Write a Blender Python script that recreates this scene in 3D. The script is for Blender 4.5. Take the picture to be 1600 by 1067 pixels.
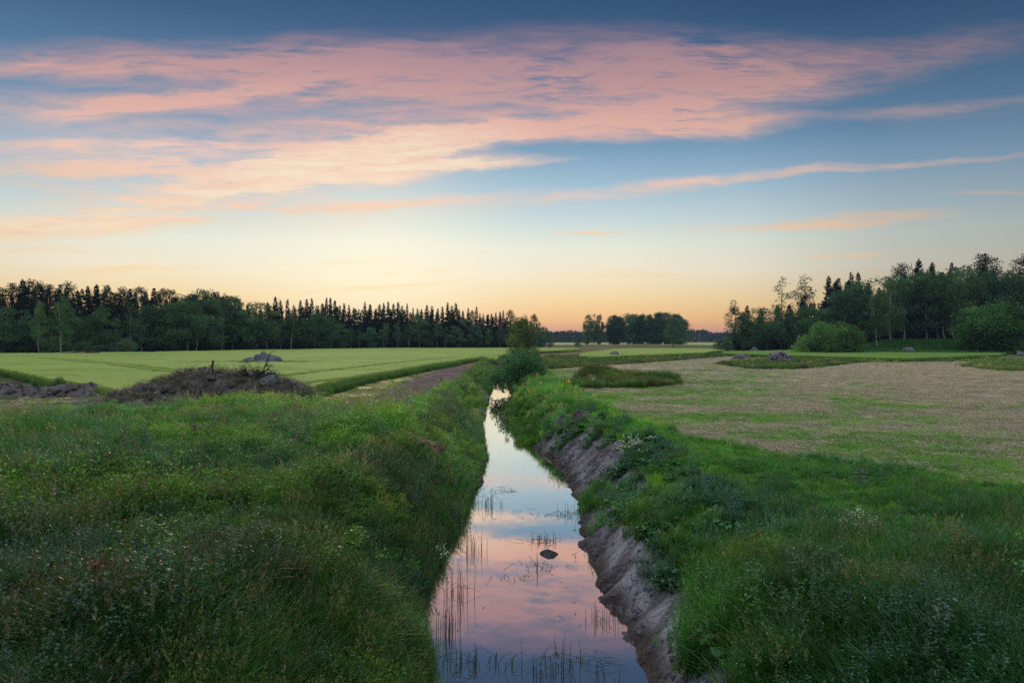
import bpy, math, random
import numpy as np
from math import radians as R

for o in list(bpy.data.objects): bpy.data.objects.remove(o)
SC = bpy.context.scene
COL = SC.collection

# ------------------------------------------------------------------ camera
CAM_H = 3.4          # eye height over the field, metres
F = 1067.0           # focal length in photo pixels (24 mm on 36 mm)
HZ = 531.0           # photo row of the horizon
cd = bpy.data.cameras.new("camera"); cam = bpy.data.objects.new("camera", cd); COL.objects.link(cam)
cam.location = (0, 0, CAM_H); cam.rotation_euler = (R(90), 0, 0)
cd.lens = 24; cd.sensor_width = 36; cd.shift_y = -2.5/1600
cd.clip_start = 0.1; cd.clip_end = 12000
SC.camera = cam
cd.dof.use_dof = False

# ------------------------------------------------------------------ exposure and sampling
SC.view_settings.view_transform = 'Standard'; SC.view_settings.look = 'None'
SC.view_settings.exposure = 0.0; SC.view_settings.gamma = 1
SC.render.engine = 'CYCLES'
cy = SC.cycles
cy.max_bounces = 6; cy.diffuse_bounces = 3; cy.glossy_bounces = 3; cy.transmission_bounces = 3
cy.volume_bounces = 1; cy.transparent_max_bounces = 8
cy.use_denoising = False
cy.use_fast_gi = False
cy.sample_clamp_indirect = 4

def s(r, g, b, k=1.0):
    f = lambda c: (c/255/12.92 if c/255 <= .04045 else ((c/255+.055)/1.055)**2.4)*k
    return (f(r), f(g), f(b))
def s4(r, g, b, k=1.0): return s(r, g, b, k)+(1.0,)

# ------------------------------------------------------------------ node helpers
class NT:
    def __init__(self, tree): self.t = tree; tree.nodes.clear()
    def n(self, typ, **kw):
        nd = self.t.nodes.new(typ)
        for k, v in kw.items(): setattr(nd, k, v)
        return nd
    def put(self, sock, v):
        if v is None: return
        if isinstance(v, bpy.types.NodeSocket): self.t.links.new(v, sock)
        elif isinstance(v, (tuple, list)) and len(v) == 3 and sock.type == 'RGBA': sock.default_value = tuple(v)+(1,)
        else: sock.default_value = v
    def math(self, op, a, b=None, c=None, clamp=False):
        nd = self.n('ShaderNodeMath', operation=op, use_clamp=clamp)
        self.put(nd.inputs[0], a)
        if b is not None: self.put(nd.inputs[1], b)
        if c is not None: self.put(nd.inputs[2], c)
        return nd.outputs[0]
    def vmath(self, op, a, b=None, scale=None):
        nd = self.n('ShaderNodeVectorMath', operation=op)
        self.put(nd.inputs[0], a)
        if b is not None: self.put(nd.inputs[1], b)
        if scale is not None: self.put(nd.inputs['Scale'], scale)
        return nd.outputs[0]
    def mapping(self, vec, loc=(0,0,0), rot=(0,0,0), scale=(1,1,1), vt='POINT'):
        nd = self.n('ShaderNodeMapping', vector_type=vt)
        self.put(nd.inputs['Vector'], vec); nd.inputs['Location'].default_value = loc
        nd.inputs['Rotation'].default_value = rot; nd.inputs['Scale'].default_value = scale
        return nd.outputs[0]
    def noise(self, vec, scale=5, detail=4, rough=.5, dist=0.0, out='Fac'):
        nd = self.n('ShaderNodeTexNoise'); self.put(nd.inputs['Vector'], vec)
        nd.inputs['Scale'].default_value = scale; nd.inputs['Detail'].default_value = detail
        nd.inputs['Roughness'].default_value = rough; nd.inputs['Distortion'].default_value = dist
        return nd.outputs[out]
    def ramp(self, fac, stops, interp='LINEAR'):
        nd = self.n('ShaderNodeValToRGB'); cr = nd.color_ramp; cr.interpolation = interp
        while len(cr.elements) < len(stops): cr.elements.new(0.5)
        for e, (p, c) in zip(cr.elements, stops):
            e.position = p; e.color = c if len(c) == 4 else tuple(c)+(1,)
        self.put(nd.inputs[0], fac); return nd.outputs[0]
    def mix(self, fac, a, b, mode='MIX'):
        nd = self.n('ShaderNodeMix', data_type='RGBA', blend_type=mode)
        self.put(nd.inputs[0], fac); self.put(nd.inputs[6], a); self.put(nd.inputs[7], b)
        return nd.outputs[2]
    def mr(self, v, a, b, c=0.0, d=1.0, smooth=False):
        nd = self.n('ShaderNodeMapRange', interpolation_type='SMOOTHSTEP' if smooth else 'LINEAR')
        self.put(nd.inputs[0], v)
        for i, q in enumerate((a, b, c, d)): nd.inputs[i+1].default_value = q
        return nd.outputs[0]

# ------------------------------------------------------------------ sky: dusk gradient, glow where the sun went down, cirrus
W = bpy.data.worlds.new("World"); SC.world = W; W.use_nodes = True
def azel(px, py):
    u = (px-800)/F; v = (HZ-py)/F
    return math.degrees(math.atan(u)), math.degrees(math.atan(v/math.sqrt(1+u*u)))
def build_sky():
    N = NT(W.node_tree)
    tc = N.n('ShaderNodeTexCoord'); d = tc.outputs['Generated']
    sx = N.n('ShaderNodeSeparateXYZ'); N.put(sx.inputs[0], d)
    deg = 180/math.pi
    az = N.math('MULTIPLY', N.math('ARCTAN2', sx.outputs[0], sx.outputs[1]), deg)
    el = N.math('MULTIPLY', N.math('ARCSINE', sx.outputs[2]), deg)
    ab = N.math('ABSOLUTE', el)
    # clear-sky gradient with elevation
    st = [(0.0, (220,146,128)), (0.8, (242,168,126)), (1.7, (254,198,132)), (3.4, (252,221,166)), (5.6, (247,235,208)),
          (7.8, (232,235,218)), (10, (200,218,220)), (12.6, (164,194,212)), (15.6, (124,160,188)), (20, (90,126,160)),
          (24, (66,98,134)), (27.5, (52,82,118))]
    base = N.ramp(N.math('DIVIDE', el, 30.0), [(e/30, s4(*c)) for e, c in st])
    # upper sky out of view: brightness added to light the ground
    up = N.mr(el, 29, 52, smooth=True)
    fill_noise = N.noise(N.mapping(d, scale=(2, 2, 3)), 2.2, 3)
    upc = N.mix(N.mr(fill_noise, .35, .7), s4(192,212,240,UPS), s4(228,218,222,UPS))
    # fall-off away from the glow
    gx, gy = azel(590, 452)
    ga, ge = R(gx), R(gy)
    gdir = (math.sin(ga)*math.cos(ge), math.cos(ga)*math.cos(ge), math.sin(ge))
    nd = N.n('ShaderNodeVectorMath', operation='DOT_PRODUCT'); N.put(nd.inputs[0], d); nd.inputs[1].default_value = gdir
    ang = N.math('MULTIPLY', N.math('ARCCOSINE', N.math('MINIMUM', nd.outputs['Value'], 0.99999)), deg)
    fall = N.ramp(N.math('DIVIDE', ang, 180.0), [(0, (1.06,)*3), (20/180, (1.0,)*3), (30/180, (.87,.89,.92)), (40/180, (.60,.64,.70)), (50/180, (.48,.53,.60)), (60/180, (.42,.47,.54)), (100/180, (.2,.25,.33)), (1, (.12,.16,.24))])
    base = N.mix(1.0, base, fall, 'MULTIPLY')
    glow = N.math('POWER', 2.718, N.math('MULTIPLY', N.math('POWER', N.math('DIVIDE', ang, 9.0), 2.0), -1.0))
    base = N.mix(N.math('MULTIPLY', glow, .55), base, s4(255,246,214,1.12))
    # --- cirrus, laid out by direction (azimuth, elevation in degrees)
    yy = N.math('MULTIPLY', N.math('MAXIMUM', N.math('ABSOLUTE', sx.outputs[1]), .2), 1/deg)
    cv = N.n('ShaderNodeCombineXYZ'); N.put(cv.inputs[0], N.math('DIVIDE', sx.outputs[0], yy)); N.put(cv.inputs[1], N.math('DIVIDE', sx.outputs[2], yy))
    p0 = cv.outputs[0]
    wob = N.noise(N.mapping(p0, scale=(.07, .24, 1)), 1.0, 6, .62, out='Color')
    wv = N.vmath('MULTIPLY', N.vmath('SUBTRACT', wob, (.5, .5, .5)), (9.0, 2.6, 0))
    p = N.vmath('ADD', p0, wv)
    bands = [  # photo px x, y, half length, half width, rise deg, weight
        (300,92,480,26,1,.44), (820,84,400,36,1,.60), (1080,112,330,30,5,.44), (1380,92,300,26,10,.36), (1240,140,220,22,8,.34),
        (300,150,260,13,8,.60), (560,125,330,26,2,.42), (880,150,340,28,1,.40), (180,108,300,14,0,.40), (120,170,260,16,1,.30),
        (1080,190,175,17,1,.80), (900,208,250,17,1,.66), (1010,172,150,16,4,.50),
        (760,205,170,20,7,.66), (600,240,200,30,7,.95), (480,268,220,20,6,.66), (330,300,250,22,4,.62), (770,256,110,8,2,.80), (540,205,240,22,4,.30),
        (120,262,300,11,1,.52), (60,225,110,16,0,.36), (240,230,260,12,2,.30),
        (60,350,250,18,2,1.0), (220,343,120,6,-1,.80), (90,390,170,9,0,.34), (210,424,120,5,3,.62), (650,312,190,10,5,.34), (460,322,200,7,1,.42),
        (1010,292,220,9,6,.44), (1260,266,260,6,5,.50), (1490,244,220,5,4,.34), (1340,342,170,10,3,.55), (1180,352,200,6,2,.26),
        (1540,162,190,7,6,.22), (1330,178,200,9,3,.12), (1560,298,110,5,5,.34), (1480,176,230,14,4,.08),
        (1340,396,75,3,0,.70), (925,361,65,3,0,.75), (950,428,130,10,-2,.34), (960,468,150,4,1,.26), (590,452,120,4,3,.60), (520,412,110,4,5,.30), (660,425,110,3,5,.26), (380,165,560,70,1,.30), (260,262,460,50,2,.34), (1000,130,360,50,2,.20), (560,330,420,26,3,.20)]
    total = None; warm = None; cream = None
    for i, (bx, by, hl, hw, rise, w) in enumerate(bands):
        k = math.degrees(1/F); a0, e0 = (bx-800)*k, (HZ-by)*k
        m = N.mapping(p, loc=(a0, e0, 0), rot=(0, 0, R(rise)), scale=(hl*k*1.4, hw*k*1.75, 1), vt='TEXTURE')
        g = N.n('ShaderNodeTexGradient', gradient_type='SPHERICAL'); N.put(g.inputs[0], m)
        # flatten z so the sphere test works in the plane
        v = N.math('MULTIPLY', N.mr(g.outputs['Fac'], 0, .85, smooth=True), w)
        total = v if total is None else N.math('ADD', total, v)
        if i in (5, 10, 11, 12, 13, 14, 15, 16, 17, 22, 23): warm = v if warm is None else N.math('ADD', warm, v)
        if i in (14, 15, 16, 22, 17): cream = v if cream is None else N.math('ADD', cream, v)
    streak = N.noise(N.mapping(p, rot=(0, 0, R(-5)), scale=(.045, .42, 1)), 1.6, 9, .68)
    fine = N.noise(N.mapping(p, rot=(0, 0, R(-11)), scale=(.14, 1.1, 1)), 1.3, 8, .7)
    rip = N.noise(N.mapping(p0, rot=(0, 0, R(30)), scale=(.22, 1.5, 1)), 1.3, 5, .6)
    tex = N.math('ADD', N.math('MULTIPLY', streak, .9), N.math('MULTIPLY', fine, .65))
    ripm = N.mr(N.noise(N.mapping(p, scale=(.08, .12, 1)), 1.1, 1), .48, .62)
    tex = N.math('ADD', tex, N.math('MULTIPLY', N.math('MULTIPLY', N.math('SUBTRACT', rip, .5), ripm), .9))
    tex = N.mr(tex, .50, 1.02, .06, 1.62)
    dens = N.math('MULTIPLY', total, tex)
    dens = N.mr(dens, .03, 1.05, smooth=False)
    dens = N.math('MINIMUM', N.math('POWER', dens, 1.0), .84)
    cc = N.ramp(N.math('DIVIDE', el, 30.0), [(0, s4(250,190,140)), (3.5/30, s4(255,224,160)), (7/30, s4(254,216,172)), (10/30, s4(252,205,168)),
               (14/30, s4(252,208,188)), (17/30, s4(236,182,168)), (20/30, s4(208,160,156)), (23/30, s4(180,142,150)), (26/30, s4(128,114,140)), (1, s4(110,100,130))])
    cc = N.mix(N.math('MULTIPLY', N.math('MINIMUM', warm, 1.0), .42), cc, s4(252,190,160))
    cc = N.mix(N.math('MULTIPLY', N.math('MINIMUM', cream, 1.0), N.mr(fine, .34, .60, .1, .95)), cc, s4(255,234,204))
    cf = N.ramp(N.math('DIVIDE', ang, 180.0), [(0, (1.1,1.06,1.0)), (18/180, (1,)*3), (34/180, (.86,)*3), (50/180, (.62,.64,.7)), (1, (.4,.45,.55))])
    cc = N.mix(1.0, cc, cf, 'MULTIPLY')
    skyc = N.mix(dens, base, cc)
    skyc = N.mix(up, skyc, upc)
    # below the horizon: dim ground bounce
    skyc = N.mix(N.mr(el, -.6, -.05), s4(70,78,66), skyc)
    bg = N.n('ShaderNodeBackground'); N.put(bg.inputs[0], skyc); bg.inputs[1].default_value = 1.0
    out = N.n('ShaderNodeOutputWorld'); N.t.links.new(bg.outputs[0], out.inputs[0])
UPS = 1.38
build_sky()
W.cycles.sampling_method = 'MANUAL'; W.cycles.sample_map_resolution = 512

# ------------------------------------------------------------------ sun: just down behind the left wood, a wide warm glow
sd = bpy.data.lights.new("sun", 'SUN'); sun = bpy.data.objects.new("sun", sd); COL.objects.link(sun)
sd.energy = 0.55; sd.angle = R(14); sd.color = (1.0, .80, .58)
_a, _e = R(-16), R(12)
from mathutils import Vector
sun.rotation_euler = Vector((-math.sin(_a)*math.cos(_e), -math.cos(_a)*math.cos(_e), -math.sin(_e))).to_track_quat('-Z', 'Y').to_euler()

# ================================================================== numeric helpers
rng = np.random.default_rng(11)
def hash2(ix, iy, seed):
    h = (ix.astype(np.int64)*374761393 + iy.astype(np.int64)*668265263 + seed*1442695041) & 0xFFFFFFFF
    h = ((h ^ (h >> 13))*1274126177) & 0xFFFFFFFF
    h = h ^ (h >> 16)
    return (h & 0xFFFFFF)/float(0x1000000)
def vn(x, y, seed=0):
    ix = np.floor(x); iy = np.floor(y); fx = x-ix; fy = y-iy
    fx = fx*fx*(3-2*fx); fy = fy*fy*(3-2*fy)
    a = hash2(ix, iy, seed); b = hash2(ix+1, iy, seed); c = hash2(ix, iy+1, seed); d = hash2(ix+1, iy+1, seed)
    return (a*(1-fx)+b*fx)*(1-fy)+(c*(1-fx)+d*fx)*fy
def fbm(x, y, seed=0, octv=4, g=.5):
    r = 0; a = 1; t = 0
    for k in range(octv):
        r = r+a*vn(x*2**k+17.3*k, y*2**k-9.1*k, seed+k); t += a; a *= g
    return r/t
def sstep(a, b, x):
    t = np.clip((x-a)/(b-a), 0, 1); return t*t*(3-2*t)
def inpoly(px, py, poly):
    res = np.zeros(px.shape, bool); n = len(poly)
    for i in range(n):
        x1, y1 = poly[i]; x2, y2 = poly[(i+1) % n]
        if y1 == y2: continue
        c = ((y1 > py) != (y2 > py)) & (px < (x2-x1)*(py-y1)/(y2-y1)+x1)
        res ^= c
    return res
def G(px, py, z=0.0):
    """photo pixel -> point on the level z"""
    D = (CAM_H-z)*F/(py-HZ); return ((px-800)*D/F, D, z)
def A(px, D, z=0.0): return ((px-800)*D/F, D, z)
def ZT(py, D): return CAM_H+(HZ-py)*D/F

# ------------------------------------------------------------------ terrain shape
WZ = -1.70
EY = np.array([-40, 0, 6, 10.15, 11.6, 13.3, 15.6, 18.8, 21.85, 26, 29, 32.2, 36, 42.2, 50, 57.9, 66, 78.9, 92, 110, 130, 400])
EL = np.array([-1.2, -1.1, -1.1, -1.25, -1.62, -1.86, -1.80, -1.60, -1.46, -1.26, -1.2, -1.35, -1.6, -1.92, -2.0, -2.1, -2.1, -2.07, -2.2, -2.6, -3.4, -30])
ER = np.array([1.7, 1.8, 1.9, 1.95, 1.9, 1.76, 1.72, 1.85, 1.93, 1.98, 1.7, 1.05, .7, .5, .3, 0., -.2, -.45, -.9, -1.6, -2.6, -29])
def xl(y): return np.interp(y, EY, EL)+.10*(fbm(y*.9, y*0+3, 5)-.5)+.06*(vn(y*4, y*0, 8)-.5)
def xr(y): return np.interp(y, EY, ER)+.42*(fbm(y*.75, y*0+1, 6)-.5)+.22*(vn(y*2.4, y*0, 9)-.5)
def H(x, y, fine=True):
    x = np.asarray(x, float); y = np.asarray(y, float)
    base = .22*(fbm(x*.06, y*.06, 1, 2)-.5)*sstep(10, 60, np.abs(x)+y*.3)
    # rise under the wood on the right
    d = np.maximum(y, 1)
    base = base+3.0*sstep(.46, .56, x/d)*sstep(167, 184, y)*(1-sstep(300, 420, y))
    # grassy hump with a boulder in the mown field
    gx, gy, _ = G(935, 598)
    base = base+.85*np.exp(-((x-gx)/2.5)**2-((y-gy-1.2)/2.4)**2)+.35*np.exp(-((x-gx-6)/3.2)**2-((y-gy-.4)/1.5)**2)
    base = base+.12*np.exp(-((x-13.5)/5)**2-((y-23)/3)**2)
    if fine: base = base+.05*(fbm(x*1.7, y*1.7, 3, 3)-.5)
    L = xl(y); Rr = xr(y)
    fade = 1-sstep(105, 140, y)
    wl = 2.3+.5*(vn(y*.35, y*0, 12)-.5)+.012*y*0
    wr = 2.75+.9*(vn(y*.33, y*0, 14)-.5)-.9*sstep(26, 40, y)
    tl = np.clip((L-x)/wl, 0, 1); tr = np.clip((x-Rr)/wr, 0, 1)
    low = WZ-.04
    zl = low+(base-low)*(1-(1-tl)**1.55)
    zr = low+(base-low)*(1-(1-tr)**1.40)
    rough = .24*(fbm(x*1.5, y*.9, 21, 5, .6)-.5)*np.sin(np.clip(tr, 0, 1)*math.pi)
    zr = zr+rough
    z = np.where(x < L, zl, np.where(x > Rr, zr, low-.5*np.sin(math.pi*np.clip((x-L)/np.maximum(Rr-L, .1), 0, 1))))
    z = np.where((x < L-wl) | (x > Rr+wr), base, z)
    return base*(1-fade)+z*fade

# ------------------------------------------------------------------ zones, surveyed on the photograph as ground points
def zone_masks(x, y):
    yy = np.maximum(y, .5)
    j = (fbm(x*.5, y*.5, 31, 4)-.5)
    xx = x+j*1.2*np.minimum(1, y/30)
    px = 800+xx*F/yy; py = HZ+CAM_H*F/(yy+j*.06*yy)
    front = y > .5
    Z = {}
    Z['crop_left'] = front & inpoly(800+x*F/yy, HZ+CAM_H*F/yy, CROP_L)
    Z['crop_mid'] = front & inpoly(800+x*F/yy, HZ+CAM_H*F/yy, CROP_M)
    Z['crop_far'] = front & inpoly(800+x*F/yy, HZ+CAM_H*F/yy, CROP_F)
    Z['crop_right'] = front & inpoly(800+x*F/yy, HZ+CAM_H*F/yy, CROP_R)
    Z['mown'] = front & inpoly(px, py, MOWN)
    Z['track'] = front & inpoly(px, py, TRACK)
    Z['verge'] = front & inpoly(px, py, VERGE)
    Z['bare'] = front & inpoly(px, py, BARE)
    Z['isle'] = front & (inpoly(px, py, ISLE1) | inpoly(px, py, ISLE2) | inpoly(px, py, ISLE3))
    return Z
CROP_L = [(-500,572), (-60,573), (20,590), (80,608), (150,620), (215,632), (330,632), (440,628), (490,621), (560,601), (640,585), (700,573), (760,562), (800,557), (850,552), (905,549), (905,546.6),
          (840,546.2), (640,546.3), (520,547.6), (400,550), (200,554.5), (0,556.5), (-500,557)]
CROP_M = [(905,561), (940,562.5), (1010,559), (1100,555), (1135,549), (1130,547.4), (1000,546.6), (960,548), (935,551), (905,556)]
CROP_F = [(860,540.6), (930,540.4), (1090,541), (1140,540.6), (1140,537.3), (860,537.3)]
CROP_R = [(1128,556), (1165,557.5), (1270,561), (1400,565.6), (1480,563.2), (1560,558.5), (1575,555.5), (1340,554.2), (1240,550), (1180,551.5), (1128,553)]
MOWN = [(845,578), (905,573), (1000,568), (1140,556), (1200,562), (1300,568), (1400,566), (1500,565), (1700,570), (1900,600), (2400,900), (1900,840), (1600,770), (1400,735), (1250,712), (1120,690), (1000,660), (940,630), (900,606)]
TRACK = [(575,627), (612,606), (655,588), (718,567), (748,566), (728,583), (690,606), (650,640), (560,640), (520,636)]
VERGE = [(495,626), (560,605), (640,587), (705,574), (765,563), (768,568), (745,590), (715,610), (660,640), (600,652), (480,640)]
BARE = [(-300,600), (0,602), (120,600), (220,628), (300,640), (480,632), (640,645), (560,660), (330,662), (200,672), (100,660), (0,652), (-300,650)]
ISLE1 = [(890,602), (915,596), (960,592), (1040,596), (1062,601), (1000,606), (900,607)]
ISLE2 = [(1118,569), (1180,562), (1350,560), (1380,562), (1340,568), (1240,577), (1180,577)]
ISLE3 = [(1500,571), (1540,563), (1700,562), (1700,580), (1560,580)]

def green_band(x, y):
    yy = np.maximum(y, .5); px = 800+x*F/yy; py = HZ+CAM_H*F/yy
    b = np.interp(px, [860, 900, 940, 1000, 1120, 1250, 1400, 1600, 1900], [590, 606, 630, 660, 690, 712, 735, 770, 840])
    wd = np.interp(px, [900, 1000, 1250, 1600], [40, 84, 112, 84])
    g = 1-sstep(.45, 1.25, (b-py)/wd+1.6*(fbm(x*.22, y*.16, 47, 4)-.5))
    tan = sstep(.50, .60, fbm(x*.16+2, y*.30, 49, 3))*(px < 1300)
    g = np.clip(g*(1-.75*tan)+.35*sstep(.60, .68, fbm(x*.07, y*.35, 46, 3)), 0, 1)
    return np.where(y > .6, g, 0)
def ground_colour(x, y):
    n1 = fbm(x*.35, y*.35, 41, 4); n2 = fbm(x*2.1, y*2.1, 42, 4); n3 = fbm(x*.08, y*.25, 43, 3)
    c = np.empty(x.shape+(3,)); c[:] = s(72, 84, 44)
    def put(m, col, k=1.0):
        m = (m*1.0)[..., None]*k; c[:] = c*(1-m)+np.array(col)*m
    put(n2, s(92, 82, 54), .45)
    put(y > 150, s(98, 104, 56), .8)
    Z = zone_masks(x, y)
    right = x > xr(y)+1.2
    # mown hay field: straw over dull green, green showing through in strips
    put(Z['mown'], s(228, 204, 182))
    strip = sstep(.50, .62, fbm(x*.10+3, y*.30, 45, 4))
    put(Z['mown']*sstep(70, 130, y), s(168, 152, 128), .8)
    put(Z['mown']*strip, s(176, 168, 120), .35)
    put(Z['mown']*sstep(.60, .72, n2), s(132, 112, 92), .5)
    put(Z['mown']*sstep(.57, .70, fbm(x*.9, y*3.2, 48, 3)), s(96, 84, 58), .5)
    # greener ground between the mown field and the bank
    gs = right & ~Z['mown'] & (y < 75)
    put(gs, s(92, 104, 48))
    put(gs*sstep(.52, .66, n1), s(176, 158, 122), .75)
    # short regrowth between
    band = Z['mown']*green_band(x, y)
    put(band, s(104, 128, 50), .7)
    put(Z['isle'], s(84, 84, 44))
    put(Z['verge'], s(160, 150, 96)); put(Z['verge']*sstep(.5, .65, n1), s(86, 96, 46), .7)
    put(Z['bare'], s(132, 116, 94)); put(Z['bare']*sstep(.48, .62, n1), s(78, 86, 46), .7)
    put(Z['track'], s(96, 80, 72)); put(Z['track']*sstep(.50, .64, n2), s(150, 138, 128), .6)
    for k in ('crop_left', 'crop_mid', 'crop_far', 'crop_right'): put(Z[k], s(40, 46, 24))
    put((y > 88) & (y < 560) & ~Z['mown'] & ~Z['crop_left'] & ~Z['crop_mid'] & ~Z['crop_far'] & ~Z['crop_right'], s(128, 112, 72), .75*1.0)
    # far pale fields
    put(y > 560, s(150, 150, 92))
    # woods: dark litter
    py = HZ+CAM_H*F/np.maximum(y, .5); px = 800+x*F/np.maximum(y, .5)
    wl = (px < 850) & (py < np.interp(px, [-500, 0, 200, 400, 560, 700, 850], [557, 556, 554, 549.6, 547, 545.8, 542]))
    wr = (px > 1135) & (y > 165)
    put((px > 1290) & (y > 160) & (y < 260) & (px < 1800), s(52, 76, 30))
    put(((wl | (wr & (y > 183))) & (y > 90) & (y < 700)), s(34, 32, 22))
    # clay face of the right bank
    tr = (x-xr(y))
    clay = sstep(-.3, 0, tr)*(1-sstep(2.1, 3.0, tr+1.5*(fbm(x*.8, y*.8, 51)-.5)))*(1-sstep(31, 36, y))
    put(clay, s(146, 145, 146)); put(clay*sstep(.42, .66, fbm(x*2.6, y*1.6, 53, 4)), s(104, 100, 96), .6)
    put(clay*sstep(.46, .62, fbm(x*.7+y*.9, (y-x)*2.6, 52, 4)), s(88, 80, 80), .7)
    wet = (1-sstep(.12, .5, tr+.4*(n2-.5)))*sstep(-.5, -.1, tr)
    put(wet*(y < 34), s(62, 52, 46), .9)
    inw = (x > xl(y)-.15) & (x < xr(y)+.02)
    put(inw, s(62, 52, 42))
    lb = sstep(-.05, .05, xl(y)-x)*(1-sstep(.3, .7, xl(y)-x)); put(lb*(y < 130), s(64, 54, 44), .8)
    return c, clay*1.0, Z

# ================================================================== mesh building
def mesh(name, V, Fc, mats, mi=None, col=None, smooth=False, attr=None):
    """V (n,3); Fc: array (m,k) or list of such; col: (n,3) vertex colour"""
    V = np.asarray(V, np.float32); Fl = Fc if isinstance(Fc, list) else [Fc]
    Fl = [np.asarray(f, np.int32) for f in Fl if len(f)]
    me = bpy.data.meshes.new(name)
    me.vertices.add(len(V)); me.vertices.foreach_set('co', V.ravel())
    tot = np.concatenate([np.full(len(f), f.shape[1], np.int32) for f in Fl])
    idx = np.concatenate([f.ravel() for f in Fl])
    me.loops.add(len(idx)); me.loops.foreach_set('vertex_index', idx)
    st = np.zeros(len(tot), np.int32); st[1:] = np.cumsum(tot)[:-1]
    me.polygons.add(len(tot)); me.polygons.foreach_set('loop_start', st); me.polygons.foreach_set('loop_total', tot)
    for m in (mats if isinstance(mats, (list, tuple)) else [mats]): me.materials.append(m)
    if mi is not None: me.polygons.foreach_set('material_index', np.asarray(mi, np.int32))
    me.polygons.foreach_set('use_smooth', np.full(len(tot), smooth))
    me.update(calc_edges=True)
    if col is not None:
        ca = me.color_attributes.new('tone', 'FLOAT_COLOR', 'POINT')
        c4 = np.ones((len(V), 4), np.float32); c4[:, :3] = col; ca.data.foreach_set('color', c4.ravel())
    for k, v in (attr or {}).items():
        at = me.attributes.new(k, 'FLOAT', 'POINT'); at.data.foreach_set('value', np.asarray(v, np.float32))
    return me
def obj(name, me, parent=None, loc=None, rz=0):
    o = bpy.data.objects.new(name, me); COL.objects.link(o)
    if parent is not None: o.parent = parent
    if loc is not None: o.location = loc
    if rz: o.rotation_euler = (0, 0, rz)
    return o
def tag(o, label=None, cat=None, group=None, kind=None):
    if label: o['label'] = label
    if cat: o['category'] = cat
    if group: o['group'] = group
    if kind: o['kind'] = kind
    return o
class Acc:
    """collects vertices, faces, colours and material indices"""
    def __init__(self): self.V = []; self.F = []; self.C = []; self.M = []; self.n = 0
    def add(self, V, Fc, c=(1, 1, 1), m=0):
        V = np.asarray(V, float)
        self.V.append(V); self.F.append(np.asarray(Fc)+self.n); self.n += len(V)
        c = np.asarray(c, float); self.C.append(np.broadcast_to(c, (len(V), 3)) if c.ndim < 2 else c)
        self.M.append(np.full(len(Fc), m))
    def mesh(self, name, mats, smooth=False):
        # group faces by size
        return mesh(name, np.concatenate(self.V), self.F, mats, np.concatenate(self.M), np.concatenate(self.C), smooth)

def blades(r, n, bx, by, bz, h, width, lean, segs=3, az=None, droop=0.0):
    """grass blades: n ribbons bending over"""
    az = r.uniform(0, 2*np.pi, n) if az is None else az
    h = np.broadcast_to(h, n); width = np.broadcast_to(width, n); lean = np.broadcast_to(lean, n)
    t = np.linspace(0, 1, segs+1)[None, :]
    dx, dy = np.cos(az)[:, None], np.sin(az)[:, None]
    out = (lean*h)[:, None]*t**2
    up = h[:, None]*(t-.32*(lean[:, None]**1)*t**2.2-droop*t**4)
    w = width[:, None]*(1-t**1.6)*.5+.0006
    tw = az+np.pi/2+r.uniform(-.9, .9, n)
    wx, wy = np.cos(tw)[:, None]*w, np.sin(tw)[:, None]*w
    cx = np.asarray(bx)[:, None]+dx*out; cy_ = np.asarray(by)[:, None]+dy*out; cz = np.asarray(bz)[:, None]+up if np.ndim(bz) else bz+up
    Lv = np.stack([cx-wx, cy_-wy, cz], -1); Rv = np.stack([cx+wx, cy_+wy, cz], -1)
    V = np.stack([Lv, Rv], 2).reshape(-1, 3)
    k = (segs+1)*2
    i0 = (np.arange(n)*k)[:, None]+(np.arange(segs)*2)[None, :]
    Fq = np.stack([i0, i0+1, i0+3, i0+2], -1).reshape(-1, 4)
    tt = np.repeat(np.repeat(t, n, 0)[:, :, None], 2, 2).reshape(-1)
    return V, Fq, tt
def leaves(P, D, S, r, asp=.45, roll=None):
    """pointed quad leaves: P base points, D directions (unit), S lengths"""
    n = len(P); D = D/np.maximum(np.linalg.norm(D, axis=1, keepdims=True), 1e-6)
    q = r.normal(size=(n, 3)) if roll is None else roll
    side = np.cross(D, q); side /= np.maximum(np.linalg.norm(side, axis=1, keepdims=True), 1e-6)
    S = np.broadcast_to(S, n)[:, None]
    a = P; b = P+D*S*.45+side*S*asp*.5; c = P+D*S; d = P+D*S*.45-side*S*asp*.5
    V = np.stack([a, b, c, d], 1).reshape(-1, 3)
    return V, np.arange(n*4).reshape(n, 4)
def tube(P, rad, sides=6, cap=True):
    P = np.asarray(P, float); n = len(P); rad = np.broadcast_to(rad, n)
    T = np.gradient(P, axis=0); T /= np.maximum(np.linalg.norm(T, axis=1, keepdims=True), 1e-9)
    ref = np.array([0, 0, 1.]) if abs(T[0][2]) < .9 else np.array([1., 0, 0])
    Uv = np.cross(T, ref); Uv /= np.maximum(np.linalg.norm(Uv, axis=1, keepdims=True), 1e-9); Wv = np.cross(T, Uv)
    a = np.linspace(0, 2*np.pi, sides, endpoint=False)
    V = P[:, None]+rad[:, None, None]*(Uv[:, None]*np.cos(a)[None, :, None]+Wv[:, None]*np.sin(a)[None, :, None])
    V = V.reshape(-1, 3)
    i = (np.arange(n-1)*sides)[:, None]; jj = np.arange(sides)[None, :]; j2 = (jj+1) % sides
    Fq = np.stack([i+jj, i+j2, i+sides+j2, i+sides+jj], -1).reshape(-1, 4)
    return V, Fq

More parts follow.
